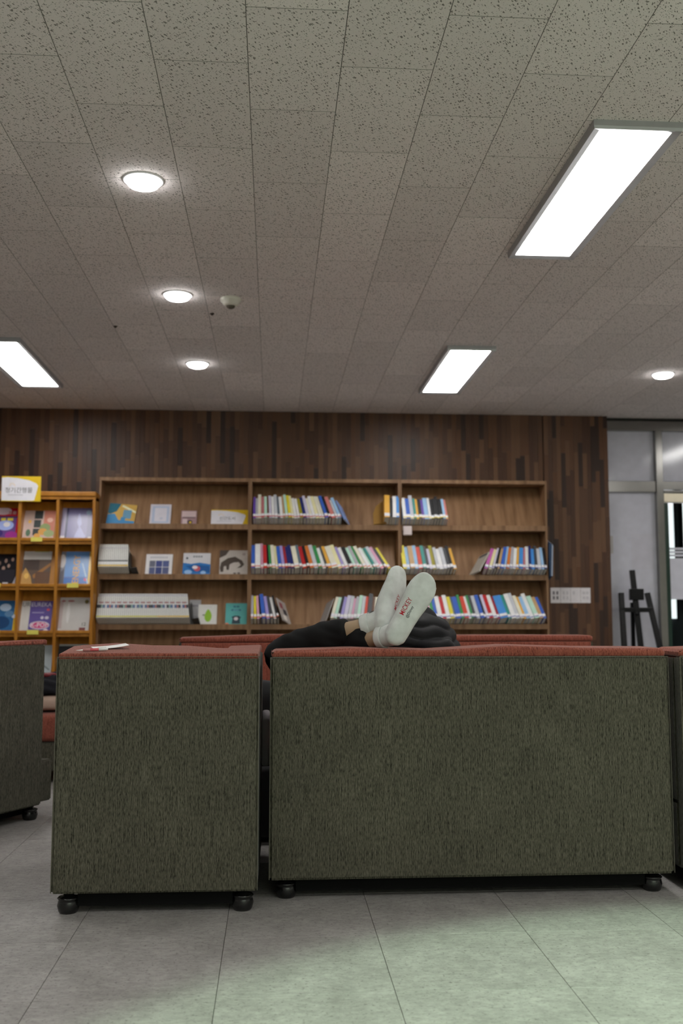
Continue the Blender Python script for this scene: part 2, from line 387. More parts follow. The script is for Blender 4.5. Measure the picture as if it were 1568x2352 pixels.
m, t, b = new_mat('clear_glass'); b.inputs['Transmission Weight'].default_value = 1; b.inputs['Roughness'].default_value = 0; b.inputs['IOR'].default_value = 1.05
b.inputs['Base Color'].default_value = (0.86, 0.93, 0.90, 1); CLEAR = m
FROST = flat('frosted_film', (0.62, 0.62, 0.70), 0.5)
door = struct(bobj('door_1', (3.56, 4.50, PY + 0.010, PY + 0.018, 0.1, 1.88), CLEAR))
bobj('door_stile', (3.515, 3.56, PY - 0.01, PY + 0.04, 0.0, 1.90), DG, door, 0.003)
bobj('door_stile', (4.50, 4.55, PY - 0.01, PY + 0.04, 0.0, 1.90), DG, door, 0.003)
bobj('door_rail', (3.56, 4.50, PY - 0.01, PY + 0.04, 0.0, 0.10), DG, door)
bobj('door_closer_rail', (3.515, 4.55, PY - 0.03, PY + 0.05, 1.905, 1.985), flat('champagne_metal', (0.60, 0.54, 0.42), 0.35, 0.8), door, 0.003)
bobj('door_track', (3.515, 4.55, PY - 0.04, PY - 0.01, 1.99, 2.012), STEEL, door, 0.002)
bobj('frosted_band', (3.56, 4.50, PY + 0.005, PY + 0.009, 1.03, 1.40), FROST, door)
for k in range(3):
    bobj('frosted_line', (3.56, 4.50, PY + 0.005, PY + 0.009, 1.415 + k * 0.03, 1.435 + k * 0.03), FROST, door)
struct(bobj('wall_glazing', (4.55, 5.2, PY + 0.01, PY + 0.02, 0, 2.02), GLOSSW))
# corridor beyond the door, with a tall daylit window slot
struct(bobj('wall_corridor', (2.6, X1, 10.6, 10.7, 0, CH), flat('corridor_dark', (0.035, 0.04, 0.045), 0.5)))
struct(bobj('wall_corridor_side', (2.9, 2.99, PY + 0.06, 10.6, 0, CH), OFFWHITE))
DAY = emit('daylight_pane', (0.93, 0.96, 1.0), 1.15)
cw = struct(bobj('window_3', (4.20, 4.36, 10.57, 10.60, 0.85, 2.20), DAY))
bobj('window_frame', (4.18, 4.20, 10.56, 10.60, 0.83, 2.22), BLACK, cw)
bobj('window_frame', (4.36, 4.38, 10.56, 10.60, 0.83, 2.22), BLACK, cw)
cw2 = struct(bobj('window_4', (4.46, 5.2, 10.57, 10.60, 0.95, 2.20), DAY))
bobj('window_frame', (4.44, 4.46, 10.56, 10.60, 0.93, 2.22), BLACK, cw2)
# faint sheets taped on the white panel
def sheet(name, label, x0, x1, z0, z1, y, col='e4e2e6', group=None):
    o = bobj(name, (x0, x1, y - 0.001, y, z0, z1), hexm(col)); return tag(o, label, 'paper', group)
sheet('paper_notice', 'pale paper notice taped on the white panel above the easel', 3.22, 3.42, 1.30, 1.62, PY + 0.0195, 'a3a2ab')
sheet('paper_note', 'small beige note taped to white panel beside the wooden pillar', 3.008, 3.05, 1.44, 1.60, PY + 0.0195, '94908f')

# ------------------------------------------------------------------ ceiling fittings
LED = emit('panel_diffuser', (1.0, 0.985, 0.96), PANEL_E)
LEDR = emit('downlight_diffuser', (1.0, 0.985, 0.98), DOWN_E)
def panel(px, py, label):
    t = thing('panel_light', label, 'light', (px, py, CH), 0, 'long LED panel lights')
    w2, l2, fr, d = 0.165, 0.664, 0.030, 0.034
    bm = bmesh.new()   # bevelled aluminium frame
    o1 = [(-w2, -l2), (w2, -l2), (w2, l2), (-w2, l2)]; i1 = [(-w2 + fr, -l2 + fr), (w2 - fr, -l2 + fr), (w2 - fr, l2 - fr), (-w2 + fr, l2 - fr)]
    rr = []
    for pts, z in ((o1, 0.0), (o1, -d + 0.012), ([(x * 0.985, y * 0.996) for x, y in o1], -d), (i1, -d + 0.008), (i1, -0.004)):
        rr.append([bm.verts.new((x, y, z)) for x, y in pts])
    for a, b in zip(rr, rr[1:]):
        for i in range(4): bm.faces.new((a[i], a[(i + 1) % 4], b[(i + 1) % 4], b[i]))
    obj('frame', bm, ALU, t)
    bobj('diffuser', (-w2 + fr, w2 - fr, -l2 + fr, l2 - fr, -0.022, -0.014), LED, t)
    bobj('housing', (-w2 + 0.004, w2 - 0.004, -l2 + 0.004, l2 - 0.004, -0.012, -0.001), WHITE, t)
    return t
PX, PYS = 1.306, 4.022
names = {(0, 0): 'large white LED panel light in ceiling straight above the two-seat sofa row',
         (0, 1): 'white LED panel light in ceiling before the books of the end bookcase',
         (-1, 1): 'white LED panel light in ceiling before the magazine rack'}
for i in (-1, 0, 1):
    for j in (-2, -1, 0, 1):
        lb = names.get((i, j), 'white LED panel light in the ceiling over the open part of the room')
        panel(PX + 3.11 * i, PYS + 3.043 * j, lb)
def downlight(x, y, label):
    t = thing('round_downlight', label, 'light', (x, y, CH), 0, 'round downlights')
    bm = bmesh.new(); n = 40
    prof = [(0.085, 0.0), (0.085, -0.002), (0.082, -0.005), (0.072, -0.006), (0.070, -0.003)]
    rs = [[bm.verts.new((r * math.cos(2 * math.pi * k / n), r * math.sin(2 * math.pi * k / n), z)) for k in range(n)] for r, z in prof]
    for a, b in zip(rs, rs[1:]):
        for k in range(n): bm.faces.new((a[k], a[(k + 1) % n], b[(k + 1) % n], b[k]))
    obj('ring', bm, RING, t, True)
    bm = bmesh.new(); lathe(bm, [(0.070, -0.004), (0.069, -0.014), (0.060, -0.024), (0.036, -0.032), (0.004, -0.035)], n=36); obj('diffuser', bm, LEDR, t, True)
downlight(-0.545, 3.983, 'round white downlight far from the smoke detector, over the armchair')
downlight(-0.545, 5.464, 'round white downlight right beside the smoke detector')
downlight(-0.550, 7.006, 'round white downlight nearest the new-arrivals bookcase')
downlight(2.879, 7.083, 'round white downlight in front of the steel-framed partition')
for x, y in ((-0.545, 2.46), (-0.545, 0.94), (2.879, 5.56), (2.879, 4.04), (2.879, 2.5), (2.879, 1.0), (-3.9, 4.04), (-3.9, 7.0)):
    downlight(x, y, 'round white downlight over the open part of the reading room')
t = thing('smoke_detector', 'cream smoke detector with dark sensor nub on the ceiling', 'detector', (-0.251, 5.514, CH))
bm = bmesh.new(); lathe(bm, [(0.058, 0), (0.060, -0.006), (0.058, -0.016), (0.050, -0.020), (0.046, -0.032), (0.034, -0.042), (0.028, -0.043)], n=36)
CREAM = flat('cream_plastic', (0.75, 0.73, 0.64), 0.35); obj('base', bm, CREAM, t, True)
bm = bmesh.new(); lathe(bm, [(0.024, -0.043), (0.022, -0.052), (0.012, -0.058), (0.003, -0.060)], n=20); obj('sensor', bm, flat('sensor_brown', (0.10, 0.085, 0.06), 0.5), t, True)
for x, y, lb in ((-0.374, 5.802, 'tiny dark sprinkler hole in ceiling close to the smoke detector'), (-0.987, 6.105, 'tiny dark sprinkler hole in ceiling at a discoloured tile corner')):
    bm = bmesh.new(); lathe(bm, [(0.012, 0), (0.013, -0.003), (0.008, -0.007), (0.003, -0.012)], n=14)
    o = obj('sprinkler_head', bm, flat('dark_bronze', (0.03, 0.02, 0.012), 0.5), loc=(x, y, CH)); tag(o, lb, 'sprinkler', 'ceiling sprinkler heads')
t = thing('added_spotlight', 'black spotlight added out of view for the green floor patch', 'spotlight', (SPOT_POS.x, SPOT_POS.y, CH))  # out-of-view fixture added around the floor-patch spot
bm = bmesh.new(); lathe(bm, [(0.05, 0), (0.05, -0.02), (0.012, -0.022), (0.012, -0.09)], n=20); obj('mount', bm, BLACK, t, True)
bm = bmesh.new(); ax = (SPOT_POS - SPOT_AIM).normalized(); sx = ax.cross(Vector((0, 1, 0))).normalized(); sy = ax.cross(sx); base = SPOT_POS - Vector((SPOT_POS.x, SPOT_POS.y, CH)) + ax * 0.02
rs = []
for r, h in ((0.050, -0.0), (0.055, 0.04), (0.045, 0.08), (0.01, 0.09)):
    rs.append([bm.verts.new(base + ax * h + (sx * math.cos(2 * math.pi * k / 20) + sy * math.sin(2 * math.pi * k / 20)) * r) for k in range(20)])
for a, b2 in zip(rs, rs[1:]):
    for k in range(20): bm.faces.new((a[k], a[(k + 1) % 20], b2[(k + 1) % 20], b2[k]))
obj('shade', bm, BLACK, t, True)

# ------------------------------------------------------------------ bookcases with sloping back panels
FY = 8.36; TH = R(28)
CX = [(-1.452, -0.2), (-0.2, 1.068), (1.068, 2.338)]
LIPS = [1.650, 1.230, 0.815, 0.400]; TOP = 2.038; LH = 0.045
LEDGE_Y, LEDGE_DZ = FY + 0.036, -0.012
def bookcase(k, label):
    xa, xb = CX[k]; t = thing('bookcase', label, 'bookcase', ((xa + xb) / 2, FY, 0), 0, 'walnut bookcases along the wall')
    hw = (xb - xa) / 2; D = Y1 - 0.012 - FY
    bobj('side_panel', (-hw, -hw + 0.016, 0, D, 0, TOP), CASE, t, 0.001, 1); bobj('side_panel', (hw - 0.016, hw, 0, D, 0, TOP), CASE, t, 0.001, 1)
    hw -= 0.016
    bobj('top_board', (-hw, hw, 0, D, TOP - 0.030, TOP), CASE, t, 0.001, 1)
    bobj('back_panel', (-hw, hw, D - 0.008, D, 0, TOP - 0.03), CASE, t)
    tops = [TOP - 0.030] + [z - LH for z in LIPS]
    for z, zu in zip(LIPS, tops):
        bobj('shelf_lip', (-hw, hw, 0, 0.020, z - LH, z), CASE, t, 0.001, 1)
        bobj('shelf_board', (-hw, hw, 0.020, D - 0.008, z - LH, z - LH + 0.018), CASE, t)
        y0 = LEDGE_Y - FY; z0 = z + LEDGE_DZ; y1 = y0 + (zu - 0.004 - z0) * math.tan(TH)
        bm = bmesh.new()
        q = [(y0, z0), (y1, zu - 0.004), (y1 + 0.008, zu - 0.004), (y0 + 0.008, z0)]
        loft(bm, [[(-hw, a, b) for a, b in q], [(hw, a, b) for a, b in q]]); obj('sloped_back', bm, CASE, t)
        bobj('ledge', (-hw, hw, 0.020, y0 + 0.01, z0 - 0.004, z0), CASE, t)
    bobj('plinth', (-hw, hw, 0.02, 0.036, 0, 0.10), CASE, t)
bookcase(0, 'walnut bookcase with face-out display books and two white series rows')
bookcase(1, 'middle walnut bookcase filled with leaning coloured books')
bookcase(2, 'end walnut bookcase beside the wooden pillar, top shelf half empty')

PAL = dict(white='cfccce', ivory='c9c5b4', cream='cfc79c', grey='9b9aa0', lavender='b3aec2', silver='aeb0b6', rose='a8656a', pink='c08fa8', salmon='b8716c', magenta='b05a9c',
           purple='5a3f93', lilac='8e84ba', navy='1c2560', blue='2f55a8', azure='3e7fc0', skyblue='86a8c8', teal='2f7f78', mint='a3c4b4', green='2f7d45', lime='77923f',
           olive='8c8426', yellow='c6b832', amber='c8973a', orange='b8692c', red='a81f24', crimson='8e2430', scarlet='b9402e', brown='5f3f2c', tan='a98a63', black='1a1a1d', charcoal='3d3f44', slate='52616e')
PAL = {k: v for k, v in PAL.items()}
ADJ = dict(skyblue='sky blue', tan='tan', lilac='lilac')
BANDS = dict(red='a8353b', orange='c0623f', yellow='c4b04a', navy='5b5f94', gold='c9a24a', none='bdbac4')
ORD = ['first', 'second', 'third', 'fourth', 'fifth', 'sixth', 'seventh', 'eighth', 'ninth', 'tenth', 'eleventh', 'twelfth', 'thirteenth', 'fourteenth', 'fifteenth', 'sixteenth', 'seventeenth', 'eighteenth', 'nineteenth', 'twentieth'] + \
      ['twenty-' + x for x in ('first', 'second', 'third', 'fourth', 'fifth', 'sixth', 'seventh', 'eighth', 'ninth')] + ['thirtieth'] + \
      ['thirty-' + x for x in ('first', 'second', 'third', 'fourth', 'fifth', 'sixth', 'seventh', 'eighth', 'ninth')]
TILT = Matrix.Rotation(-TH, 4, 'X')
def book(mat, label, x, zlip, th, h, d, lean, band, group, lab_h=0.030, lab_z=0.012, extra=None, name='book', yaw=0.0):
    """spine toward -Y, fore edge resting on the sloped panel"""
    bm = bmesh.new(); c = 0.0016
    right = lean > 0
    ox = -th if right else 0.0
    box(bm, ox, ox + th, -d, -d + c, 0, h); box(bm, ox, ox + c, -d + c, -0.001, 0, h); box(bm, ox + th - c, ox + th, -d + c, -0.001, 0, h)
    o = obj(name, bm, mat)
    bm = bmesh.new(); box(bm, ox + c, ox + th - c, -d + c, -0.003, 0.002, h - 0.002); obj('page_block', bm, PAGES, o)
    if band is not None:
        bm = bmesh.new(); e = 0.0007
        box(bm, ox - 0.0004, ox + th + 0.0004, -d - e, -d, lab_z, lab_z + lab_h, 0); box(bm, ox - 0.0004, ox + th + 0.0004, -d - e * 1.4, -d, lab_z - 0.001, lab_z + 0.007, 1)
        obj('call_number_label', bm, [LABELW, hexm(BANDS[band])], o)
    if extra: extra(o, ox, th, d, h)
    o.matrix_world = Matrix.Translation((x, LEDGE_Y - 0.0015, zlip + LEDGE_DZ + 0.0008)) @ TILT @ Matrix.Rotation(lean, 4, 'Y') @ Matrix.Rotation(yaw, 4, 'Z')
    tag(o, label, 'book', group); return o
def row(case, tier, px0, px1, cols, l0, l1, band, ref, group, mean_h=0.222, rev=False, jit=0.012, heights=None, power=1.0):
    """fan of spines between two image columns on one ledge; leans run from l0 to l1 degrees"""
    z = LIPS[tier]; n = len(cols)
    vz = ony(px0, 1300, LEDGE_Y)  # only the x is used
    x0 = ony(px0, 1200 + 115 * tier, LEDGE_Y - 0.06).x; x1 = ony(px1, 1200 + 115 * tier, LEDGE_Y - 0.06).x
    wts, leans = [], []
    for i, cdef in enumerate(cols):
        nm = cdef[0] if isinstance(cdef, tuple) else cdef; wt = cdef[1] if isinstance(cdef, tuple) else rnd.uniform(0.85, 1.15)
        wts.append((nm, wt)); f = i / max(1, n - 1); leans.append(R(l0 + (l1 - l0) * f ** power))
    hs = [mean_h + rnd.uniform(-jit, jit) * (1 if rnd.random() < 0.8 else 1.8) for _ in cols]
    if heights:
        for i, hh in heights.items(): hs[i] = hh
    gaps = [0.0006]
    for i in range(1, n): gaps.append(0.0006 + max(0, (abs(leans[i]) - abs(leans[i - 1])) if leans[i] <= 0 else 0) * hs[i - 1] + (max(0, leans[i - 1] - leans[i]) * max(hs[i], hs[i - 1]) * 1.02 if leans[i] > 0 else 0))
    L = x1 - x0 - sum(gaps); tot = sum(wt / math.cos(l) for (_, wt), l in zip(wts, leans)); s = L / tot
    x = x0
    tiern = ['top', 'second', 'third'][tier]; casen = ['new-arrivals bookcase', 'middle bookcase', 'end bookcase'][case]
    for i, ((nm, wt), le) in enumerate(zip(wts, leans)):
        th = wt * s; x += gaps[i]; step = th / math.cos(le)
        k = (n - 1 - i) if rev else i
        lb = '%s book, %s from %s, %s shelf of %s' % (ADJ.get(nm, nm), ORD[k], ref, tiern, casen)
        px = x + (step if le > 0 else 0)
        book(hexm(PAL[nm], 0.45), lb, px, z, th * 0.985, hs[i], rnd.uniform(0.116, 0.132), le, band, group, lab_z=0.012 + rnd.uniform(-0.003, 0.004))
        x += step
P0 = 'the new-arrivals bookcase'; P1 = 'the middle bookcase'
row(1, 0, 581, 784, ['purple', 'grey', ('ivory', 1.3), 'rose', 'mint', ('brown', .6), 'lavender', 'white', ('silver', 1.2), ('slate', .7), ('white', 1.2), ('tan', .7), 'mint', ('yellow', 1.1), 'cream', 'white', 'white', ('olive', 1.1), ('navy', 1.2),
    ('lavender', 1.1), 'ivory', 'white', ('cream', 1.2), 'ivory', ('ivory', .8), ('blue', 1.2), 'black', ('salmon', 1.5), ('silver', .8), ('skyblue', 1.2)], 0, -18, 'red', P0, 'leaning books on the top shelf of middle bookcase', 0.218, power=1.3, heights={2: .240, 8: .236, 16: .196, 17: .192, 28: .19})
row(1, 1, 577, 897, [('blue', 1.3), ('white', 2.0), ('pink', .9), ('red', 1.3), ('black', .6), ('green', .8), ('ivory', 1.3), ('cream', .9), ('blue', 1.2), ('lilac', 1.1), ('crimson', .9), 'navy', 'navy', ('ivory', 1.8), ('slate', 1.0), ('red', 1.5), ('black', .9),
    ('orange', 1.4), ('silver', 1.5), ('green', 1.3), ('white', 1.3), ('charcoal', .6), ('amber', 1.2), ('ivory', 2.2), ('cream', 1.5), ('lilac', .9), ('white', 1.3), ('black', 1.5), ('mint', 1.1), ('grey', 1.1), ('green', .9), ('ivory', 1.2), ('white', 1.3), ('mint', .8),
    ('teal', .9), ('silver', 1.2), ('pink', 1.3), ('charcoal', .9), ('yellow', 1.0)], 0, -27, 'orange', P0, 'leaning books on the second shelf of middle bookcase', 0.220, power=0.95, heights={2: .245, 1: .232})
row(1, 2, 576, 641, [('grey', 1), ('yellow', 1.1), ('pink', 1.0), ('black', .5), ('blue', 1.6), ('lilac', 1.4), ('charcoal', 1.2), ('white', 1.1), ('black', .8)], 0, -13, 'orange', P0, 'leaning books on the third shelf of middle bookcase', 0.212, power=1.0)
row(1, 2, 757, 904, ['ivory', 'mint', ('black', .8), 'lilac', ('lavender', 1.3), 'silver', ('pink', .7), 'grey', 'mint', 'silver', ('scarlet', .9), ('charcoal', 1.4), ('brown', .8), ('ivory', 1.2), ('green', 1.2), 'tan', 'blue', 'white', 'cream'], 15, 3, 'none', "the end bookcase's post", 'books behind the feet on third shelf', 0.212, rev=True)
row(2, 0, 924, 1027, [('white', 1.2), ('blue', 1.4), ('silver', 1.3), ('teal', .8), ('amber', .9), ('black', 1.0), ('purple', .9), ('skyblue', 1.5), ('white', .8), 'black', 'black', 'black', 'black', ('skyblue', .9), ('salmon', .8)], -1.5, -3, 'yellow', P1, 'books on the top shelf of end bookcase', 0.212, heights={2: .242, 13: .2, 14: .2})
row(2, 1, 924, 1047, [('yellow', 1.2), ('skyblue', 1.0), ('tan', 1.5), ('skyblue', 1.1), ('scarlet', 1.3), ('teal', 1.1), ('charcoal', .9), ('lavender', .9), ('olive', 1.1), ('silver', 1.0), ('white', 1.2), ('silver', 1.1), ('charcoal', .9), ('black', .9), ('amber', 1.0)], -3, -9, 'none', P1, 'books on the second shelf of end bookcase', 0.212, heights={0: .232, 8: .234})
row(2, 1, 1108, 1253, [('magenta', 1.4), ('cream', 1.2), ('lavender', .7), ('black', .9), ('tan', .9), ('blue', 1.3), ('skyblue', .8), ('orange', 1.1), ('grey', 1.1), ('white', 1.3), ('amber', .9), ('azure', 1.6), ('rose', .9), ('white', 1.3), ('navy', .8), ('azure', 1.4), ('charcoal', 1.0), ('silver', 1.4), ('skyblue', 1.1), ('black', 1.0)], 22, 1, 'navy', 'the wooden pillar', 'leaning books on the second shelf by the wooden pillar', 0.212, rev=True, power=.8)
row(2, 2, 926, 1252, ['magenta', 'lavender', 'white', 'lilac', 'cream', 'rose', ('magenta', .9), ('pink', 1.5), ('green', 1.0), ('blue', 1.0), ('white', 1.4), ('red', 1.2), ('white', 1.3), ('yellow', 1.1), ('slate', .6), ('blue', 1.6), ('green', .9), ('scarlet', 1.3), ('white', .8), ('green', .6), ('charcoal', 1.0), ('silver', 1.2), ('blue', 1.1), ('black', .6), ('lavender', .9), ('red', 1.2),
    ('white', 1.2), ('crimson', .9), ('azure', 2.6), ('teal', 1.0), ('white', 1.4), ('silver', 1.2), ('ivory', 1.1), ('amber', .7), ('skyblue', 1.3), ('white', 1.3), ('mint', 1.4), ('tan', 1.2), ('blue', 1.0)], -4, -14, 'navy', P1, 'leaning books on the third shelf of end bookcase', 0.215, heights={30: .236, 31: .246, 35: .246})
# tan book and companions at the end of the middle top shelf, with a tan bookend
for i, (c, th, h) in enumerate((('amber', .044, .225), ('black', .022, .195), ('white', .030, .215), ('azure', .022, .215))):
    xx = ony(879, 1200, LEDGE_Y).x + (0, .046, .070, .102)[i]
    book(hexm(PAL[c], .45), '%s book %s, top shelf of middle bookcase' % (c, ('against the tan bookend', 'squeezed between amber and white books', 'between black book and azure book', 'touching the end bookcase post')[i]), xx + th, LIPS[0], th, h, 0.145, R(2.5), None if i == 1 else 'none', 'four books at the end of the top shelf')
bm = bmesh.new(); pts = [(0, 0), (0.115, 0), (0.115, 0.215), (0.085, 0.235), (0.03, 0.20), (0.0, 0.13)]
loft(bm, [[(0, -a, b) for a, b in pts], [(0.004, -a, b) for a, b in pts]]); box(bm, -0.03, 0, -0.115, 0, 0.0, 0.003)
o = obj('bookend', bm, hexm('8c6a34')); o.matrix_world = Matrix.Translation((ony(858, 1200, LEDGE_Y).x, LEDGE_Y - .004, LIPS[0] + LEDGE_DZ + .001)) @ TILT @ Matrix.Rotation(R(68), 4, 'Z')
tag(o, 'tan metal bookend holding the amber book on the top shelf', 'bookend')
# magazines slumped with their covers showing
def cover_book(label, u0, tier, th, h, d, lean, yaw, mat, deco, dx=0):
    o = book(hexm(mat), label, ony(u0, 1200 + 115 * tier, LEDGE_Y).x + dx, LIPS[tier], th, h, d, lean, None, 'books slumped with covers showing', yaw=yaw)
    if deco:
        bm = bmesh.new(); x = th + 0.0006 if lean < 0 else -th - 0.0006
        for (a, b, c, e, mi) in deco:
            vs = [bm.verts.new((x, -d + d * yy, h * zz)) for yy, zz in ((a, c), (b, c), (b, e), (a, e))]; bm.faces.new(vs).material_index = mi
        obj('cover_print', bm, [hexm('7a3540'), hexm('2c2b33'), hexm('d0c7c2')], o)
cover_book('blue book slumped open-ended at the end of the top shelf row', 802, 0, .010, .20, .15, R(-19), R(-24), '6f86b8', None)
cover_book('grey comic magazine leaning with its cover showing, third shelf', 668, 2, .006, .215, .15, R(-15), R(-30), '9a938f', ((.15, .5, .6, .85, 0), (.4, .8, .35, .6, 1), (.2, .6, .08, .3, 2)))
cover_book('transparent-grey folder slumped at the gap of the third shelf', 733, 2, .006, .215, .14, R(19), R(24), '8d8a88', None)
cover_book('large pale grey book lying tilted beside the magenta book', 1079, 1, .012, .215, .15, R(30), R(26), '9a968e', ((.1, .9, .86, .97, 1),))

# two white series rows
def series(tier, px0, px1, n, label, group, paint, bandcol, h, l0, l1):
    x0 = ony(px0, 1200 + 115 * tier, LEDGE_Y - .06).x; x1 = ony(px1, 1200 + 115 * tier, LEDGE_Y - .06).x
    st = (x1 - x0) / n
    for i in range(n):
        def ex(o, ox, th, d, hh, i=i):
            bm = bmesh.new()
            cuts = [(0.0, .0, 8)] ; z = 0.0; segs = []
            for z0, z1, mi in sorted(paint(i)):
                if z0 > z: segs.append((z, z0, 8))
                segs.append((z0, z1, mi)); z = z1
            if z < 1: segs.append((z, 1.0, 8))
            xs = (ox, ox + .0016, ox + th - .0012, ox + th); zs = [sg[0] for sg in segs] + [1.0]
            g = [[bm.verts.new((xx, -d - .0005, zz * hh)) for xx in xs] for zz in zs]
            for r_, sg in enumerate(segs):
                for c_ in range(3): bm.faces.new((g[r_][c_], g[r_][c_ + 1], g[r_ + 1][c_ + 1], g[r_ + 1][c_])).material_index = sg[2] if c_ == 1 else 9
            obj('spine_print', bm, SP, o)
        le = R(l0 + (l1 - l0) * i / n)
        book(hexm('b9b9b6', .45), label, x0 + i * st, LIPS[tier], st * .96, h, .14, le, None, group, extra=ex, name='series_volume')
SP = [hexm('2b2f38'), hexm('c2a44e'), hexm('d3d1d8'), hexm('8c5a5c'), hexm('44597f'), hexm('6d8a86'), hexm('a8a6ad'), hexm('b7b052'), hexm('b9b9b6'), hexm('3f3f44')]
series(1, 227, 296, 15, 'slim white series volume with dark spine line, second shelf beside magazine rack', 'short white series row', lambda i: ((.24, .29, 0), (.12, .22, 2), (.02, .09, 1), (.82, .86, 6)), 0, .215, -1.5, -4)
series(2, 223, 436, 46, 'white series volume with small portrait dots in the long third-shelf row', 'long white series row', lambda i: ((.40, .54, (0, 4, 3, 5, 4, 0, 6)[(i * 5 + i // 7) % 7]), (.60, .66, 3 if i % 3 else 6), (.90, .96, 6), (.02, .08, 7 if i < 30 else 1)), 0, .222, -1, -7)

for tier, u, lb in ((1, 298, 'dark metal bookend closing the short white series row'), (2, 440, 'dark metal bookend closing the long white series row')):
    bm = bmesh.new(); pts = [(0, 0), (.125, 0), (.12, .10), (.06, .19), (0, .20)]
    loft(bm, [[(0, -a, b) for a, b in pts], [(.003, -a, b) for a, b in pts]]); box(bm, .003, .055, -.12, 0, 0, .003)
    o = obj('bookend', bm, hexm('2c2b2a')); o.matrix_world = Matrix.Translation((ony(u, 1200 + 115 * tier, LEDGE_Y - .06).x + .012, LEDGE_Y - .002, LIPS[tier] + LEDGE_DZ + .001)) @ TILT @ Matrix.Rotation(R(-7), 4, 'Y') @ Matrix.Rotation(R(-3), 4, 'Z')
    tag(o, lb, 'bookend')

# ------------------------------------------------------------------ face-out books, magazines and signs
def cover(name, label, cat, x, y, zb, wd, h, th, base, art, tilt=TH, group=None, roll=0.0, texts=(), rough=.35):
    """thin book lying on a sloped panel; art = polygons in 0..1 cover space as (colour, points)"""
    bm = bmesh.new(); box(bm, -wd / 2, wd / 2, -th, -th + .0008, 0, h); box(bm, -wd / 2, -wd / 2 + .0008, -th + .0008, 0, 0, h); box(bm, -wd / 2 + .0008, wd / 2, -.0008, 0, 0, h)
    o = obj(name, bm, hexm(base, rough))
    bm = bmesh.new(); box(bm, -wd / 2 + .0009, wd / 2 - .001, -th + .0009, -.0009, .001, h - .001); obj('page_block', bm, PAGES, o)
    mats, idx = [], {}
    bm = bmesh.new(); lay = 0
    def mi(c):
        if c not in idx: idx[c] = len(mats); mats.append(hexm(c, rough))
        return idx[c]
    for c, pts in ([(base, [(.004, .004), (.996, .004), (.996, .996), (.004, .996)])] + list(art) if art else []):
        lay += 1
        if isinstance(pts[0], str):   # ellipse
            _, cx, cy, rx, ry = pts; pts = [(cx + rx * math.cos(k * math.pi / 10), cy + ry * math.sin(k * math.pi / 10)) for k in range(20)]
        vs = [bm.verts.new(((min(1, max(0, u)) - .5) * wd, -th - .0002 - lay * .00008, min(1, max(0, v)) * h)) for u, v in pts]
        try: bm.faces.new(vs).material_index = mi(c)
        except ValueError: pass
    for body, c, cx, cy, size, sx, *turn in texts:
        lay += 1; vs, fs = text_geo(body, size, 'CENTER', size * .006 if body.isascii() else 0)
        if turn: vs = [Vector((-v.y * 1.1, v.x * sx, 0)) for v in vs]; sx = 1
        bv = [bm.verts.new((v.x * sx + (cx - .5) * wd, -th - .0004 - lay * .00008, v.y + cy * h)) for v in vs]
        for f in fs:
            try: bm.faces.new([bv[i] for i in f]).material_index = mi(c)
            except ValueError: pass
    if len(bm.faces): 
        p = obj('cover_print', bm, mats, o)
    else: bm.free()
    o.matrix_world = Matrix.Translation((x, y - .0012, zb + .001)) @ Matrix.Rotation(-tilt, 4, 'X') @ Matrix.Rotation(roll, 4, 'Y')
    return tag(o, label, cat, group)
def rect(a, b, c, d): return [(a, b), (c, b), (c, d), (a, d)]
def fo(name, label, tier, u0, u1, hpx, base, art, texts=(), roll=0.0, th=.012, cat='book'):
    v = 1200 + 115 * tier
    xa, xb = ony(u0, v, LEDGE_Y).x, ony(u1, v, LEDGE_Y).x
    h = hpx * 8.4 / 2287 / math.cos(TH) + .012
    return cover(name, label, cat, (xa + xb) / 2, LEDGE_Y, LIPS[tier] + LEDGE_DZ, xb - xa, h, th, base, art, TH, 'face-out display books', roll, texts)
fo('display_book', 'ochre and blue picture book displayed face-out on the top shelf', 0, 243, 307, 46, 'b3914a', [('3a7aa8', rect(0, 0, 1, .2)), ('1f5a6c', [(0, .5), (0, 1), (.42, 1), (.3, .62), (.1, .48)]), ('3a7aa8', [(0, .1), (0, .45), (.25, .5), (.42, .2)]), ('d9cfae', [(.45, .88), (.5, .95), (1, .68), (1, .58)]), ('5d87a0', rect(.55, .3, .85, .72)), ('3a7aa8', rect(.5, .1, .66, .35))], roll=R(5))
fo('display_book', 'white book with pale blue border displayed face-out on the top shelf', 0, 343, 391, 46, 'b9b6c0', [('9fa9bd', rect(.1, .08, .9, .9)), ('bdbac4', rect(.22, .15, .8, .82)), ('a9abbb', ('e', .55, .3, .08, .05))])
fo('display_book', 'small mauve book with a yellow bird displayed on the top shelf', 0, 415, 451, 31, '8f7478', [('b7a3a5', rect(.05, .55, .95, .95)), ('6d5a60', rect(.1, .45, .9, .55)), ('b9a7a9', rect(.1, .05, .4, .4)), ('2b2b3c', ('e', .58, .18, .16, .14)), ('c4a53c', ('e', .6, .16, .08, .08))])
fo('display_book', 'white book with navy photo grid displayed face-out on the second shelf', 1, 333, 394, 45, 'c4c2c4', [('4d5374', rect(.14, .04, .36, .36)), ('343e6c', rect(.38, .04, .62, .36)), ('4d5374', rect(.64, .04, .88, .36)), ('5b5d6c', rect(.14, .38, .36, .68)), ('3d4678', rect(.38, .38, .62, .68)), ('4d5680', rect(.64, .38, .88, .68))] + [('9a9aa2', rect(.16 + .075 * q, .80, .21 + .075 * q, .88)) for q in range(9)])
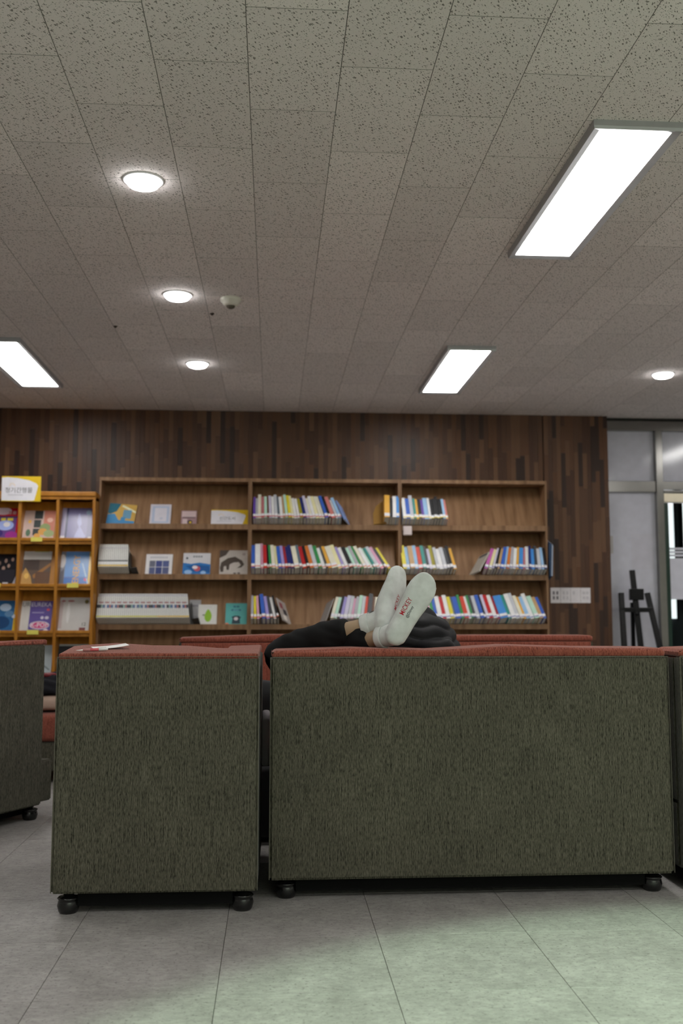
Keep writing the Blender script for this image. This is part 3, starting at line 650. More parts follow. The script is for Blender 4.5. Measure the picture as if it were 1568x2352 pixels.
fo('display_book', 'white book with deep blue sea and red figure displayed on second shelf', 1, 419, 482, 48, 'b9b8bc', [('2b68a4', [(0, .05), (0, .55), (.3, .5), (.6, .56), (1, .48), (1, 0), (.15, 0)]), ('1f4f87', [(.1, .4), (.5, .46), (.95, .4), (1, .1), (.4, .15)]), ('b1525a', ('e', .52, .28, .12, .12)), ('d0c3c8', ('e', .44, .34, .10, .08)), ('86a7cc', ('e', .2, .12, .14, .10)), ('86a7cc', ('e', .75, .1, .1, .08)), ('3c424e', ('e', .14, .76, .04, .05))] + [('6d717b', rect(.36 + .09 * q, .80, .43 + .09 * q, .87)) for q in range(4)])
fo('display_book', 'pale picture book with a dark anteater displayed on the second shelf', 1, 503, 568, 55, 'a7a09a', [('4a423d', [(0, .68), (0, 1), (.34, 1), (.22, .8)]), ('463e38', [(.02, .28), (.06, .5), (.3, .68), (.55, .74), (.8, .58), (.88, .42), (.78, .30), (.62, .27), (.68, .32), (.76, .40), (.68, .52), (.5, .50), (.36, .42), (.34, .2), (.26, .2), (.24, .36), (.16, .34), (.14, .12), (.05, .12)]), ('8d8380', ('e', .86, .84, .06, .06)), ('5b5553', rect(.50, .03, .60, .09)), ('5b5553', rect(.64, .03, .74, .10))])
fo('display_book', 'white book with a bright green pear displayed on the third shelf', 2, 454, 497, 43, 'b9b8b4', [('7ba22c', [(.36, .28), (.44, .17), (.54, .14), (.64, .18), (.71, .30), (.73, .45), (.68, .60), (.60, .72), (.52, .77), (.45, .70), (.39, .58), (.34, .42)]), ('4c5a2c', [(.22, .47), (.28, .52), (.36, .49), (.32, .44)])] + [('a5a4a6', rect(.28, .87, .72, .89))])
fo('display_book', 'teal picture book with a black bear displayed on the third shelf', 2, 517, 566, 46, '4d9390', [('22343d', [(.3, .05), (.34, .3), (.28, .36), (.42, .42), (.62, .42), (.74, .34), (.68, .28), (.7, .05)]), ('b9b0b4', ('e', .5, .28, .1, .08)), ('c0705c', ('e', .08, .05, .08, .04)), ('2f5f70', rect(.36, .80, .48, .88)), ('2f5f70', rect(.51, .80, .64, .88)), ('2f5f70', rect(.27, .64, .36, .72)), ('4f7f90', rect(.38, .64, .60, .72)), ('2f5f70', rect(.62, .64, .72, .72))])
fo('paper_card', 'grey printed card leaning behind the long white series row', 2, 432, 459, 55, '8f8e90', [('77767a', rect(.1, .72, .8, .80)), ('7d7c80', rect(.3, .3, .9, .36))], th=.004, cat='card')
fo('display_book', 'pale book top showing on the lowest shelf behind the armchair', 3, 372, 408, 60, 'b5b3b0', [('8f8d8c', rect(.1, .2, .9, .8))])
fo('display_book', 'small white booklet at the post on the lowest shelf', 3, 578, 589, 74, 'bdb8b4', [('8f8a88', rect(.1, .3, .9, .6))])

# yellow and white subject signs (flat acrylic boards)
def sign(label, x, y, zb, wd, h, tilt, text):
    art = [('c8c6d0', [(0, .03), (0, .94), (.15, .96), (.4, .93), (.7, .84), (.88, .72), (.93, .62), (.88, .28), (.84, .05), (.78, .03)])]
    for k in range(7):
        a = R(15 + 25 * k); art.append(('c8a45a', [(.27 + .05 * math.cos(a - .1), .60 + .09 * math.sin(a - .1)), (.27 + .05 * math.cos(a + .1), .60 + .09 * math.sin(a + .1)), (.27 + .1 * math.cos(a), .60 + .17 * math.sin(a))]))
    art.append(('a9a7ae', rect(.16, .24, .55, .27)))
    return cover('subject_sign', label, 'sign', x, y, zb, wd, h, .004, 'c2a321', art, tilt, 'yellow subject signs', 0, [(text, '3a3a40', .44, .43, h * .235, 1.0)], .3)
a, b = ony(485, 1200, LEDGE_Y), ony(571, 1200, LEDGE_Y)
sign('white and yellow sign standing on the top shelf of new-arrivals bookcase', (a.x + b.x) / 2 - .004, LEDGE_Y, LIPS[0] + LEDGE_DZ, b.x - a.x, .158, TH, '신간도서')

# ------------------------------------------------------------------ orange magazine rack
RY = 8.20; RX = [-1.452 - 0.3025 * k for k in range(5)]; RZ = [1.515, 1.143, 0.768, 0.391]; RT = 1.893; TR = R(20)
t = thing('magazine_rack', 'orange oak magazine rack with sloping pigeonholes and yellow tags', 'rack', (RX[4], RY, 0))
def rb(name, x0, x1, y0, y1, z0, z1, bev=.003): return bobj(name, (x0 - RX[4], x1 - RX[4], y0 - RY, y1 - RY, z0, z1), RACK, t, bev)
RD = Y1 - .02
rb('top_board', RX[4] - .02, RX[0] + .004, RY - .012, RD, RT - .040, RT, .008)
rb('top_rail', RX[4], RX[0], RY, RY + .02, RT - .064, RT - .040)
for k, x in enumerate(RX):
    xx0, xx1 = (x - .024, x) if k == 0 else ((x, x + .024) if k == 4 else (x - .012, x + .012))
    rb('upright', xx0, xx1, RY, RD, 0, RT - .066)
rb('rack_back', RX[4] + .025, RX[0] - .025, RD - .008, RD, 0, RT - .064)
SLY = RY + .055
zt = [RT - .066] + [z - .05 for z in RZ]
for r, (z, zu) in enumerate(zip(RZ, zt)):
    for k in range(4):
        xl = RX[k + 1] + (.012 if k < 3 else .024); xr = RX[k] - (.024 if k == 0 else .012)
        rb('ledge_lip', xl, xr, RY + .002, RY + .020, z - .026, z, .005)
        rb('ledge', xl, xr, RY + .020, SLY + .02, z - .030, z - .018, 0)
        rb('apron', xl, xr, RY + .016, RY + .028, z - .050, z - .030, 0)
        y0, z0 = SLY, z - .018; y1 = y0 + (zu - z0) * math.tan(TR); bm = bmesh.new()
        q = [(y0 - RY, z0), (y1 - RY, zu), (y1 - RY + .008, zu), (y0 - RY + .008, z0)]
        loft(bm, [[(xl - RX[4], a, b) for a, b in q], [(xr - RX[4], a, b) for a, b in q]]); obj('sloped_panel', bm, RACK, t)
rb('plinth', RX[4] + .024, RX[0] - .024, RY + .03, RY + .05, 0, .08, 0)
for (r, u) in ((0, 84), (1, 167), (2, 75), (1, -12), (2, -14)):
    p = ony(u, (1237, 1343, 1450)[r], RY); bobj('yellow_tag', (p.x - .045 - RX[4], p.x + .045 - RX[4], -.004, .0015, RZ[r] - .032, RZ[r] + .004), hexm('c5bb57'), t)
def mag(label, r, u0, u1, hpx, base, art, texts=(), th=.006, roll=0):
    v = (1235, 1340, 1448, 1557)[r]; xa, xb = ony(u0, v, SLY).x, ony(u1, v, SLY).x
    return cover('magazine', label, 'magazine', (xa + xb) / 2, SLY, RZ[r] - .018, xb - xa, hpx * 8.25 / 2287 / math.cos(TR) + .018, th, base, art, TR, 'magazines in the orange rack', roll, texts, .25)
mag('red and violet science magazine beneath the white and yellow sign', 0, -28, 38, 70, '5d3f78', [('a81d2c', rect(0, .74, 1, 1)), ('a81d2c', rect(.93, 0, 1, 1)), ('c9b9c4', ('e', .42, .9, .3, .12)), ('8f9dd2', ('e', .55, .45, .3, .16)), ('c9c6e2', ('e', .6, .48, .12, .08)), ('8c2f7c', ('e', .8, .14, .22, .12)), ('3c2f6a', ('e', .3, .2, .2, .12)), ('b98a90', rect(.62, .80, .72, .90)), ('b98a90', rect(.76, .80, .88, .90)), ('2d3550', rect(.3, .70, .95, .73)), ('c8b93c', rect(.38, .60, .54, .68)), ('c8b93c', rect(.60, .60, .80, .68))])
mag('floral magazine in the top row beside the violet gown magazine', 0, 46, 122, 64, 'b09a92', [('3a4040', rect(.37, .72, .62, 1)), ('3a4040', rect(.37, .42, .58, .68)), ('3a4040', rect(.36, .16, .56, .38)), ('b2705e', [(.66, .55), (.66, 1), (1, 1), (1, .1)]), ('c79c8c', ('e', .85, .68, .09, .08)), ('7d8a5c', ('e', .72, .42, .16, .14)), ('b98a4a', ('e', .66, .28, .14, .12)), ('8a9468', ('e', .85, .22, .16, .12)), ('c28f4c', ('e', .5, .14, .10, .08)), ('556b58', ('e', .22, .24, .07, .12)), ('c9a25a', ('e', .24, .62, .05, .06)), ('bfb5ae', rect(0, 0, .95, .07))])
mag('violet magazine with a pale gown in the top row corner', 0, 132, 209, 71, '5e5a80', [('8c86a0', rect(.02, 0, .2, 1)), ('3b3a58', rect(.2, 0, .26, 1)), ('6d6890', rect(.26, .0, .85, .95)), ('8b8cb4', [(.56, .82), (.6, .84), (.66, .66), (.68, .5), (.64, .42), (.82, .12), (.8, 0), (.46, 0), (.52, .2), (.6, .4), (.54, .55)]), ('7f93ac', ('e', .87, .86, .08, .08)), ('c2bec4', rect(0, 0, .2, .13)), ('bdb9bc', rect(.9, 0, 1, .1))])
mag('black magazine with a group portrait in the second row', 1, -30, 34, 68, '17161a', [('8c7268', ('e', .58, .78, .05, .07)), ('8c7268', ('e', .82, .82, .05, .06)), ('957b70', ('e', .7, .62, .05, .06)), ('8c7268', ('e', .52, .54, .06, .07)), ('6a5850', ('e', .35, .7, .06, .07)), ('26242b', rect(.4, .1, .95, .5)), ('b9b7bf', rect(.55, .02, .75, .10)), ('8f8e9a', [(.9, .05), (1, .3), (1, .05)])])
mag('white-topped magazine with a brown interior in the second row', 1, 45, 112, 74, '57483f', [('b3b0ae', rect(.04, .76, 1, 1)), ('7d9040', rect(.4, .985, .9, 1)), ('453a36', rect(.05, .45, .6, .75)), ('8a6038', [(.4, .3), (1, .68), (1, .58), (.45, .2)]), ('a8824c', [(.02, .03), (.02, .3), (.14, .52), (.34, .28), (.42, .03)]), ('5c4334', rect(.5, .05, .98, .4)), ('c4a15c', ('e', .2, .28, .08, .08)), ('c2a56a', rect(.02, .0, .42, .06))])
mag('blue sky magazine with vertical orange title letters in second row', 1, 130, 206, 74, '5b83b8', [('76757f', rect(0, 0, .2, 1)), ('b9b5b8', ('e', .11, .72, .1, .2)), ('4d4b56', [(.04, 0), (.08, .4), (.18, .5), (.2, .0)]), ('c2a02c', rect(.92, 0, 1, 1)), ('3d66a8', rect(.2, 0, .9, .22)), ('b94a78', ('e', .86, .18, .06, .05)), ('9db4cf', [(.7, .66), (.74, .66), (.96, .06), (.92, .06)]), ('4b5f9c', rect(.2, .22, .9, .25))], [('ENERGY', 'c9963a', .56, .47, .066, 1.02, 1)])
mag('blue and yellow magazine in the third row beside the violet pop magazine', 2, -34, 33, 66, '2b5a86', [('c2a02c', rect(.92, 0, 1, 1)), ('9fb0c4', ('e', .6, .78, .2, .12)), ('1c3c63', ('e', .5, .3, .3, .2)), ('b4bccb', ('e', .92, .5, .07, .06)), ('55789c', ('e', .75, .58, .16, .10))])
mag('violet pop music magazine lying over a white copy in the third row', 2, 38, 115, 65, '574a86', [('b3b1ae', rect(0, 0, .33, 1)), ('b84a58', ('e', .88, .72, .05, .04)), ('b7aebb', ('e', .66, .22, .3, .13)), ('b14a74', ('e', .66, .22, .27, .10)), ('c6bcc8', ('e', .86, .05, .07, .06)), ('8f86ae', rect(.40, .61, .76, .64)), ('b9b0c2', ('e', .72, .46, .05, .05)), ('b9b0c2', ('e', .86, .46, .06, .05))], [('EUR', '6b6b6a', .16, .88, .052, .95), ('EUREKA', 'b9b4c6', .66, .88, .052, .86), ('K-POP', 'd2c2ce', .66, .22, .052, .95)])
mag('plain white magazine with a small date block in the third row', 2, 124, 203, 73, 'a9a6a4', [('9c908f', rect(.02, .1, .2, .9)), ('b7b5b4', ('e', .36, .55, .05, .3)), ('6a6038', ('e', .88, .88, .06, .06)), ('6b3838', rect(.72, .05, .9, .13)), ('8c5a5c', ('e', .2, .9, .06, .03)), ('8c5a5c', ('e', .42, .9, .1, .03))], [('12', '4a4444', .84, .22, .040, 1)])
mag('pale grey magazine in the lowest visible row beside the armchair', 3, 38, 115, 70, '9aa3a8', [('6f787c', [(.55, .5), (.6, .55), (.95, .3), (.95, .25)]), ('b4b6b6', rect(.1, .1, .5, .4))])
mag('black and white photo magazine in the lowest visible row', 3, 123, 200, 72, '8b908c', [('23262a', rect(0, .05, .6, .95)), ('7d7f80', ('e', .42, .72, .12, .14)), ('a9aca8', ('e', .25, .5, .12, .10)), ('b39a58', ('e', .1, .1, .12, .1)), ('b9bdb8', rect(.66, .6, .95, .9))])
a, b = ony(3, 1150, RY - .02), ony(93, 1150, RY - .02)
sign('white and yellow sign clipped to the magazine rack top', (a.x + b.x) / 2, RY - .018, 1.806, b.x - a.x, .205, 0, '정기간행물')

# sheets on the pillar, pamphlet box, little white box under the shelf
x0 = ony(1264, 1367, Y1 - .012).x; x1 = ony(1356, 1367, Y1 - .012).x; z0 = ony(1300, 1385, Y1 - .012).z; z1 = ony(1300, 1350, Y1 - .012).z
for k in range(4):
    wd = (x1 - x0) / 4
    o = sheet('paper_sheet', ('white information sheet with a dark logo on the wooden pillar, next to the bookcase', 'blank-looking white sheet second from the bookcase on the pillar', 'white sheet with one small square, third from the bookcase on the pillar', 'white sheet with a faint table, farthest from the bookcase on the pillar')[k],
              x0 + wd * k + .001, x0 + wd * (k + 1) - .001, z0, z1, Y1 - .0095, 'c6c2c6', 'row of sheets on the pillar')
    bm = bmesh.new()
    H_ = z1 - z0
    for q in range(4):
        cx_, cz_ = (.32 if q % 2 == 0 else .68), (.34 if q < 2 else .66)
        if k == 2 and q != 2: continue
        sx_, sz_ = (.10, .11) if k < 3 else (.13, .09)
        box(bm, x0 + wd * (k + cx_ - sx_), x0 + wd * (k + cx_ + sx_), Y1 - .0109, Y1 - .0105, z0 + H_ * (cz_ - sz_), z0 + H_ * (cz_ + sz_))
    obj('sheet_print', bm, hexm('6e6a70' if k == 0 else 'b4b0b5'), o)
t = thing('leaflet_holder', 'dark blue leaflet holder with white edge on the bookcase side', 'holder', (2.340, 8.42, 1.19))
bm = bmesh.new(); pts = [(0, 0), (-.09, .03), (-.09, .30), (.09, .36), (.09, .0)]
loft(bm, [[(.002, a, b) for a, b in pts], [(.024, a, b) for a, b in pts]]); obj('pocket', bm, hexm('1d3550'), t)
bm = bmesh.new(); bar(bm, (.02, -.092, .03), (.030, -.092, .29), .010, .006); bar(bm, (.030, -.092, .29), (.012, .06, .355), .010, .006); obj('edge_trim', bm, hexm('8d97a8'), t)
o = bobj('sensor_box', (1.092, 1.166, FY - .030, FY - .002, 1.562, 1.640), hexm('b9adac'), None, .006, 3); tag(o, 'small white plastic box stuck to the end bookcase top lip', 'box')

# ------------------------------------------------------------------ easel
t = thing('easel', 'black wooden studio easel standing before the white panel', 'easel', (3.19, 8.55, 0))
def eb(name, p, q, w_, d_): 
    bm = bmesh.new(); bar(bm, p, q, w_, d_); return obj(name, bm, BLACK, t, False, .004)
eb('leg', (-.155, -.10, 0), (-.128, .08, 1.085), .046, .032); eb('leg', (.265, -.10, 0), (.108, .08, 1.085), .046, .032)
eb('rear_leg', (.0, .17, 0), (-.02, .105, 1.0), .03, .03)
eb('mast', (.035, -.03, .16), (-.025, .075, 1.285), .048, .026)
eb('crossbar', (-.14, .05, .935), (.135, .05, .935), .042, .024); eb('crossbar', (-.15, -.05, .36), (.19, -.05, .36), .04, .022)
bobj('canvas_clamp', (-.068, .055, .012, .056, 1.02, 1.12), BLACK, t, .006); bobj('canvas_tray', (-.20, .25, -.16, -.06, .42, .445), BLACK, t, .004)
bm = bmesh.new(); lathe(bm, [(.004, 0), (.018, .002), (.018, .018), (.004, .022)], (0, 0, 0), 16); k = obj('knob', bm, BLACK, t, True); k.location = (-.01, .035, .90); k.rotation_euler = (R(90), 0, 0)

# ------------------------------------------------------------------ seating
def pad(name, x0, x1, y0, y1, z0, z1, r, parent, mat=CORAL, crown=.0, seg=4):
    """soft rounded cushion with a crowned top"""
    bm = bmesh.new(); nx, ny = 10, 6
    box(bm, x0, x1, y0, y1, z0, z1)
    bmesh.ops.bevel(bm, geom=bm.edges[:], offset=r, segments=seg, profile=.6, affect='EDGES')
    bmesh.ops.subdivide_edges(bm, edges=[e for e in bm.edges if e.calc_length() > .12], cuts=4, use_grid_fill=True)
    if crown:
        zm = (z0 + z1) / 2
        for v in bm.verts:
            if v.co.z > zm:
                fx = 1 - (2 * (v.co.x - x0) / (x1 - x0) - 1) ** 4; fy = 1 - (2 * (v.co.y - y0) / (y1 - y0) - 1) ** 4
                v.co.z += crown * max(0, fx) * max(0, fy) + .003 * math.sin(v.co.x * 17 + v.co.y * 9)
    return obj(name, bm, mat, parent, True)
def shellbox(name, d, parent, bev=.006):
    bm = bmesh.new(); box(bm, *d); bmesh.ops.bevel(bm, geom=bm.edges[:], offset=bev, segments=2, affect='EDGES'); return obj(name, bm, GREEN, parent, False)
def bun(parent, x, y):
    bm = bmesh.new(); lathe(bm, [(.014, .062), (.016, .050), (.030, .047), (.034, .043), (.030, .040), (.031, .034), (.034, .022), (.030, .006), (.026, 0)], (x, y, 0), 24); return obj('leg', bm, BLACKFOOT, parent, True)
def seam(parent, pts):
    cu = bpy.data.curves.new('piping', 'CURVE'); cu.dimensions = '3D'; cu.bevel_depth = .0014; cu.bevel_resolution = 1
    s = cu.splines.new('POLY'); s.points.add(len(pts) - 1)
    for p, q in zip(s.points, pts): p.co = (*q, 1)
    o = bpy.data.objects.new('piping', cu); me = evaluated_mesh(o); bpy.data.objects.remove(o)
    me.materials.clear(); me.materials.append(flat('seam_thread', (0.11, 0.105, 0.08), .9)); q = bpy.data.objects.new('piping', me); COL.objects.link(q); q.parent = parent
SB, ST = .064, .768
UNDERSHADE = flat('under_seat_shade', (.006, .006, .006), .95, 0, .1)  # black put in for the deep shade beneath the seats
def armchair(label, loc, rz, wdt=.616, dep=.62):
    t = thing('armchair', label, 'armchair', loc, rz, 'coral and olive armchairs'); h = wdt / 2; y0 = -dep / 2; y1 = dep / 2
    shellbox('back_shell', (-h, h, y0, y0 + .05, SB, ST), t)
    shellbox('arm_shell', (-h, -h + .045, y0 + .051, y1, SB, ST - .004), t); shellbox('arm_shell', (h - .045, h, y0 + .051, y1, SB, ST - .004), t)
    shellbox('seat_base', (-h + .046, h - .046, y0 + .051, y1 + .115, SB, .245), t)
    bc = pad('back_cushion', -h + .003, h - .003, y0 + .004, y0 + .335, ST - .012, .778, .007, t)
    for v in bc.data.vertices:
        if v.co.z > ST:
            f = (v.co.y - y0) / .335; ex = min(v.co.x + h, h - v.co.x)
            v.co.z += .031 * min(1, f * 1.7) ** .8 * (1 - .93 * ((v.co.x + h) / wdt) ** .8) * min(1, .35 + ex / .05) + .0025 * math.sin(v.co.x * 23 + v.co.y * 31) * f
    pad('back_pad', -h + .13, h - .13, y0 + .052, y0 + .325, .44, ST - .013, .02, t)
    for s in (-1, 1):
        xa, xb = sorted((s * (h - .004), s * (h - .125)))
        pad('arm_cushion', xa, xb, y0 + .337, y1 + .015, ST - .006, .782, .010, t, crown=.004)
        xa, xb = sorted((s * (h - .046), s * (h - .125))); pad('arm_pad', xa, xb, y0 + .34, y1 + .012, .30, ST - .008, .012, t)
    pad('seat_cushion', -h + .128, h - .128, y0 + .335, y1 + .150, .250, .395, .04, t, crown=.012)
    bobj('shade_block', (-h + .075, h - .075, y0 + .03, y1 - .03, .022, SB + .002), UNDERSHADE, t)  # dark block stands in for shade under the chair
    for sx in (-1, 1):
        for yy in (y0 + .045, y1 - .02): bun(t, sx * (h - .045), yy)
    seam(t, [(-h, y0, SB + .004), (-h, y0, ST), (h, y0, ST), (h, y0, SB + .004)])
    return t
def sofa(label, loc, rz, wdt, dep=.72, dent=None):
    t = thing('sofa', label, 'sofa', loc, rz, 'armless coral and olive sofas'); h = wdt / 2; y0 = -dep / 2; y1 = dep / 2
    shellbox('back_shell', (-h, h, y0, y0 + .06, SB, ST - .006), t, .008)
    shellbox('seat_base', (-h, h, y0 + .061, y1 - .03, SB, .28), t, .008)
    bc = pad('back_cushion', -h + .002, h - .002, y0 + .010, y0 + .215, ST - .012, .793, .016, t, crown=.0)
    for v in bc.data.vertices:     # soft lumps along the top and a drop at both ends
        if v.co.z > .778:
            e = min(v.co.x + h, h - v.co.x); v.co.z += .004 * math.sin(v.co.x * 11) - max(0, (.05 - e)) * .25
            if dent: v.co.z -= .012 * math.exp(-((v.co.x - dent) / .16) ** 2)
    pad('back_pad', -h + .013, h - .013, y0 + .062, y0 + .213, .43, ST - .0125, .008, t)
    for sx in (-1, 1): shellbox('side_panel', tuple(sorted((sx * h, sx * (h - .012)))) + (y0 + .061, y0 + .205, .282, ST - .015), t, .003)
    n = max(1, round(wdt / .65))
    for k in range(n): pad('seat_cushion', -h + k * wdt / n + .002, -h + (k + 1) * wdt / n - .002, y0 + .212, y1, .285, .425, .03, t, crown=.014)
    bobj('shade_block', (-h + .085, h - .085, y0 + .04, y1 - .06, .022, SB + .002), UNDERSHADE, t)  # dark block stands in for shade under the sofa
    for sx in (-1, 1):
        for yy in (y0 + .06, y1 - .09): bun(t, sx * (h - .055), yy)
    seam(t, [(-h, y0, SB + .004), (-h, y0, ST - .008), (h, y0, ST - .008), (h, y0, SB + .004)])
    return t
CHAIR = armchair('olive-backed armchair with a pen and paper lying on its coral top', (-.348, 3.13 + .31, 0), R(-.5))
sofa('olive armless single seat pressed against the two-seat sofa end', (1.345 + .308, 3.245 + .36, 0), 0, .616)
armchair('grey-looking armchair turned sideways beside the magazine rack aisle', (-1.435, 4.46, 0), R(-30))
sofa('olive-backed two-seat sofa with feet resting over its coral back', (.647, 3.24 + .36, 0), 0, 1.308, dent=-.25)
sofa('long coral sofa facing the olive sofa, in front of the bookcases', (.62, 5.28 - .36 + .05, 0), R(180 + 4), 2.16)
# coral bench glimpsed between the armchairs, with a beige cushion and dark coat
t = thing('upholstered_bench', 'coral upholstered bench glimpsed between the two armchairs', 'bench', (-1.33, 5.85, 0))
shellbox('bench_base', (-.42, .42, -.33, .33, SB, .215), t); pad('seat_cushion', -.42, .42, -.34, .34, .218, .36, .035, t, crown=.01)
for sx in (-1, 1):
    for yy in (-.28, .28): bun(t, sx * .36, yy)
c = pad('beige_cushion', -.19, .19, -.14, .14, 0, .062, .026, None, flat('beige_cloth', (.42, .30, .24), .9), crown=.016); c.location = (-1.26, 5.72, .378); tag(c, 'beige cushion lying on the coral bench', 'cushion')
bm = bmesh.new(); bmesh.ops.create_icosphere(bm, subdivisions=4, radius=1)
for v in bm.verts:
    d = v.co.copy(); v.co = Vector((d.x * .24, d.y * .15, max(-.02, d.z * .088) + .02)); v.co += d * .012 * math.sin(d.x * 9 + d.y * 7 + d.z * 11)
    v.co.z = max(v.co.z, 0)
o = obj('dark_coat', bm, flat('navy_black_cloth', (.006, .006, .010), .9), None, True); o.location = (-1.27, 5.76, .462); tag(o, 'dark coat heaped on the beige cushion', 'coat')
bm = bmesh.new(); bmesh.ops.create_icosphere(bm, subdivisions=3, radius=1)
for v in bm.verts: v.co = Vector((v.co.x * .045, v.co.y * .03, v.co.z * .016))
q = obj('red_lining', bm, hexm('5a1018'), o, True); q.location = (.03, -.055, .098)
# small grey cushion jammed between the armchair and the sofa, and a white tag
c = pad('grey_cushion', -.0145, .0145, -.075, .075, -.085, .085, .013, None, flat('grey_velvet', (.36, .33, .35), .9)); c.location = (-.0235, 3.68, .455); c.rotation_euler = (R(8), 0, 0); tag(c, 'small grey cushion wedged between armchair and two-seat sofa', 'cushion')
# black bag-shaped filler added so that gap stays dark
t = thing('dark_filler_bag', 'black bag-shaped filler added to keep the armchair and sofa gap dark', 'bag', (-.13, 4.14, 0), R(8))
BAG = flat('black_canvas', (.007, .007, .008), .8)
b_ = pad('bag_body', -.18, .18, -.10, .10, .0, .60, .055, t, BAG, crown=.03); pad('bag_pocket', -.13, .13, -.145, -.101, .03, .30, .02, t, BAG)
bm = bmesh.new(); hp_ = [Vector((-.04 + .08 * k / 8, 0, .618 + .035 * math.sin(math.pi * k / 8))) for k in range(9)]
for a, b in zip(hp_, hp_[1:]): bar(bm, a, b, .022, .006)
obj('carry_handle', bm, BAG, t)
for sx in (-1, 1):
    bm = bmesh.new(); sp_ = [Vector((sx * .09, .10 + .045 * math.sin(math.pi * k / 8), .56 - .46 * k / 8)) for k in range(9)]
    for a, b in zip(sp_, sp_[1:]): bar(bm, a, b, .05, .008)
    obj('shoulder_strap', bm, BAG, t)
# pen and paper on the armchair top, laid on the cushion surface
bc = [c for c in CHAIR.children if c.name.startswith('back_cushion')][0]
cb = BVHTree.FromPolygons([v.co + Vector((-.348, 3.44, 0)) for v in bc.data.vertices], [tuple(p.vertices) for p in bc.data.polygons])
def topz(x, y): return cb.ray_cast(Vector((x, y, 2)), Vector((0, 0, -1)))[0].z
t = thing('mechanical_pencil', 'pink and white mechanical pencil lying on the armchair top', 'pencil', (-.562, 3.168, topz(-.562, 3.168) + .0065), R(10))
t.rotation_euler = (0, -math.atan2(topz(-.53, 3.173) - topz(-.60, 3.162), .07), R(10))
def rod(name, segs, mat):
    bm = bmesh.new(); n = 14; loft(bm, [[(x, r * math.cos(2 * math.pi * k / n), r * math.sin(2 * math.pi * k / n)) for k in range(n)] for x, r in segs]); return obj(name, bm, mat, t, True)
rod('tip', [(-.046, .0006), (-.043, .0008), (-.030, .0022), (-.026, .003)], hexm('d9d6d0')); rod('grip', [(-.026, .0042), (-.004, .0046)], hexm('9a6a68'))
rod('barrel', [(-.004, .0044), (.022, .0044)], hexm('b8565c')); rod('cap', [(.022, .0047), (.046, .0044), (.050, .003)], hexm('d9d6d0')); bm = bmesh.new(); box(bm, .018, .044, -.0015, .0015, .0046, .0066); obj('clip', bm, hexm('d9d6d0'), t)
bm = bmesh.new(); nn = 8; zf = lambda u: .010 * u * u
vs = [[bm.verts.new((-.055 + .11 * i / nn, yy, zf(i / nn))) for i in range(nn + 1)] for yy in (-.024, .024)]
for i in range(nn): bm.faces.new((vs[0][i], vs[0][i + 1], vs[1][i + 1], vs[1][i]))
ret = bmesh.ops.extrude_face_region(bm, geom=bm.faces[:])
for g in ret['geom']:
    if isinstance(g, bmesh.types.BMVert): g.co.z += .0012
o = obj('folded_paper', bm, hexm('d8d6d0')); o.location = (-.515, 3.228, topz(-.515, 3.228) + .002); o.rotation_euler = (math.atan2(topz(-.515, 3.25) - topz(-.515, 3.20), .05), 0, R(22)); tag(o, 'white folded paper slip under the pencil on the armchair', 'paper')

# ------------------------------------------------------------------ the person lying across the two-seat sofa
def skin_mesh(name, verts, edges, radii, mat, parent=None, root=0, sub=2):
    me = bpy.data.meshes.new(name); me.from_pydata([Vector(v) for v in verts], edges, []); me.materials.append(mat)
    o = bpy.data.objects.new(name, me); COL.objects.link(o)
    m = o.modifiers.new('skin', 'SKIN'); m.use_smooth_shade = True
    sv = me.skin_vertices[0].data
    for i, r in enumerate(radii):
        sv[i].radius = (r, r) if not isinstance(r, tuple) else r; sv[i].use_root = (i == root)
    s = o.modifiers.new('sub', 'SUBSURF'); s.levels = sub; s.render_levels = sub
    baked(o); o.parent = parent; return o
def ortho(a, n):
    a = Vector(a).normalized(); n = Vector(n); n = (n - a * n.dot(a)).normalized(); return a, n
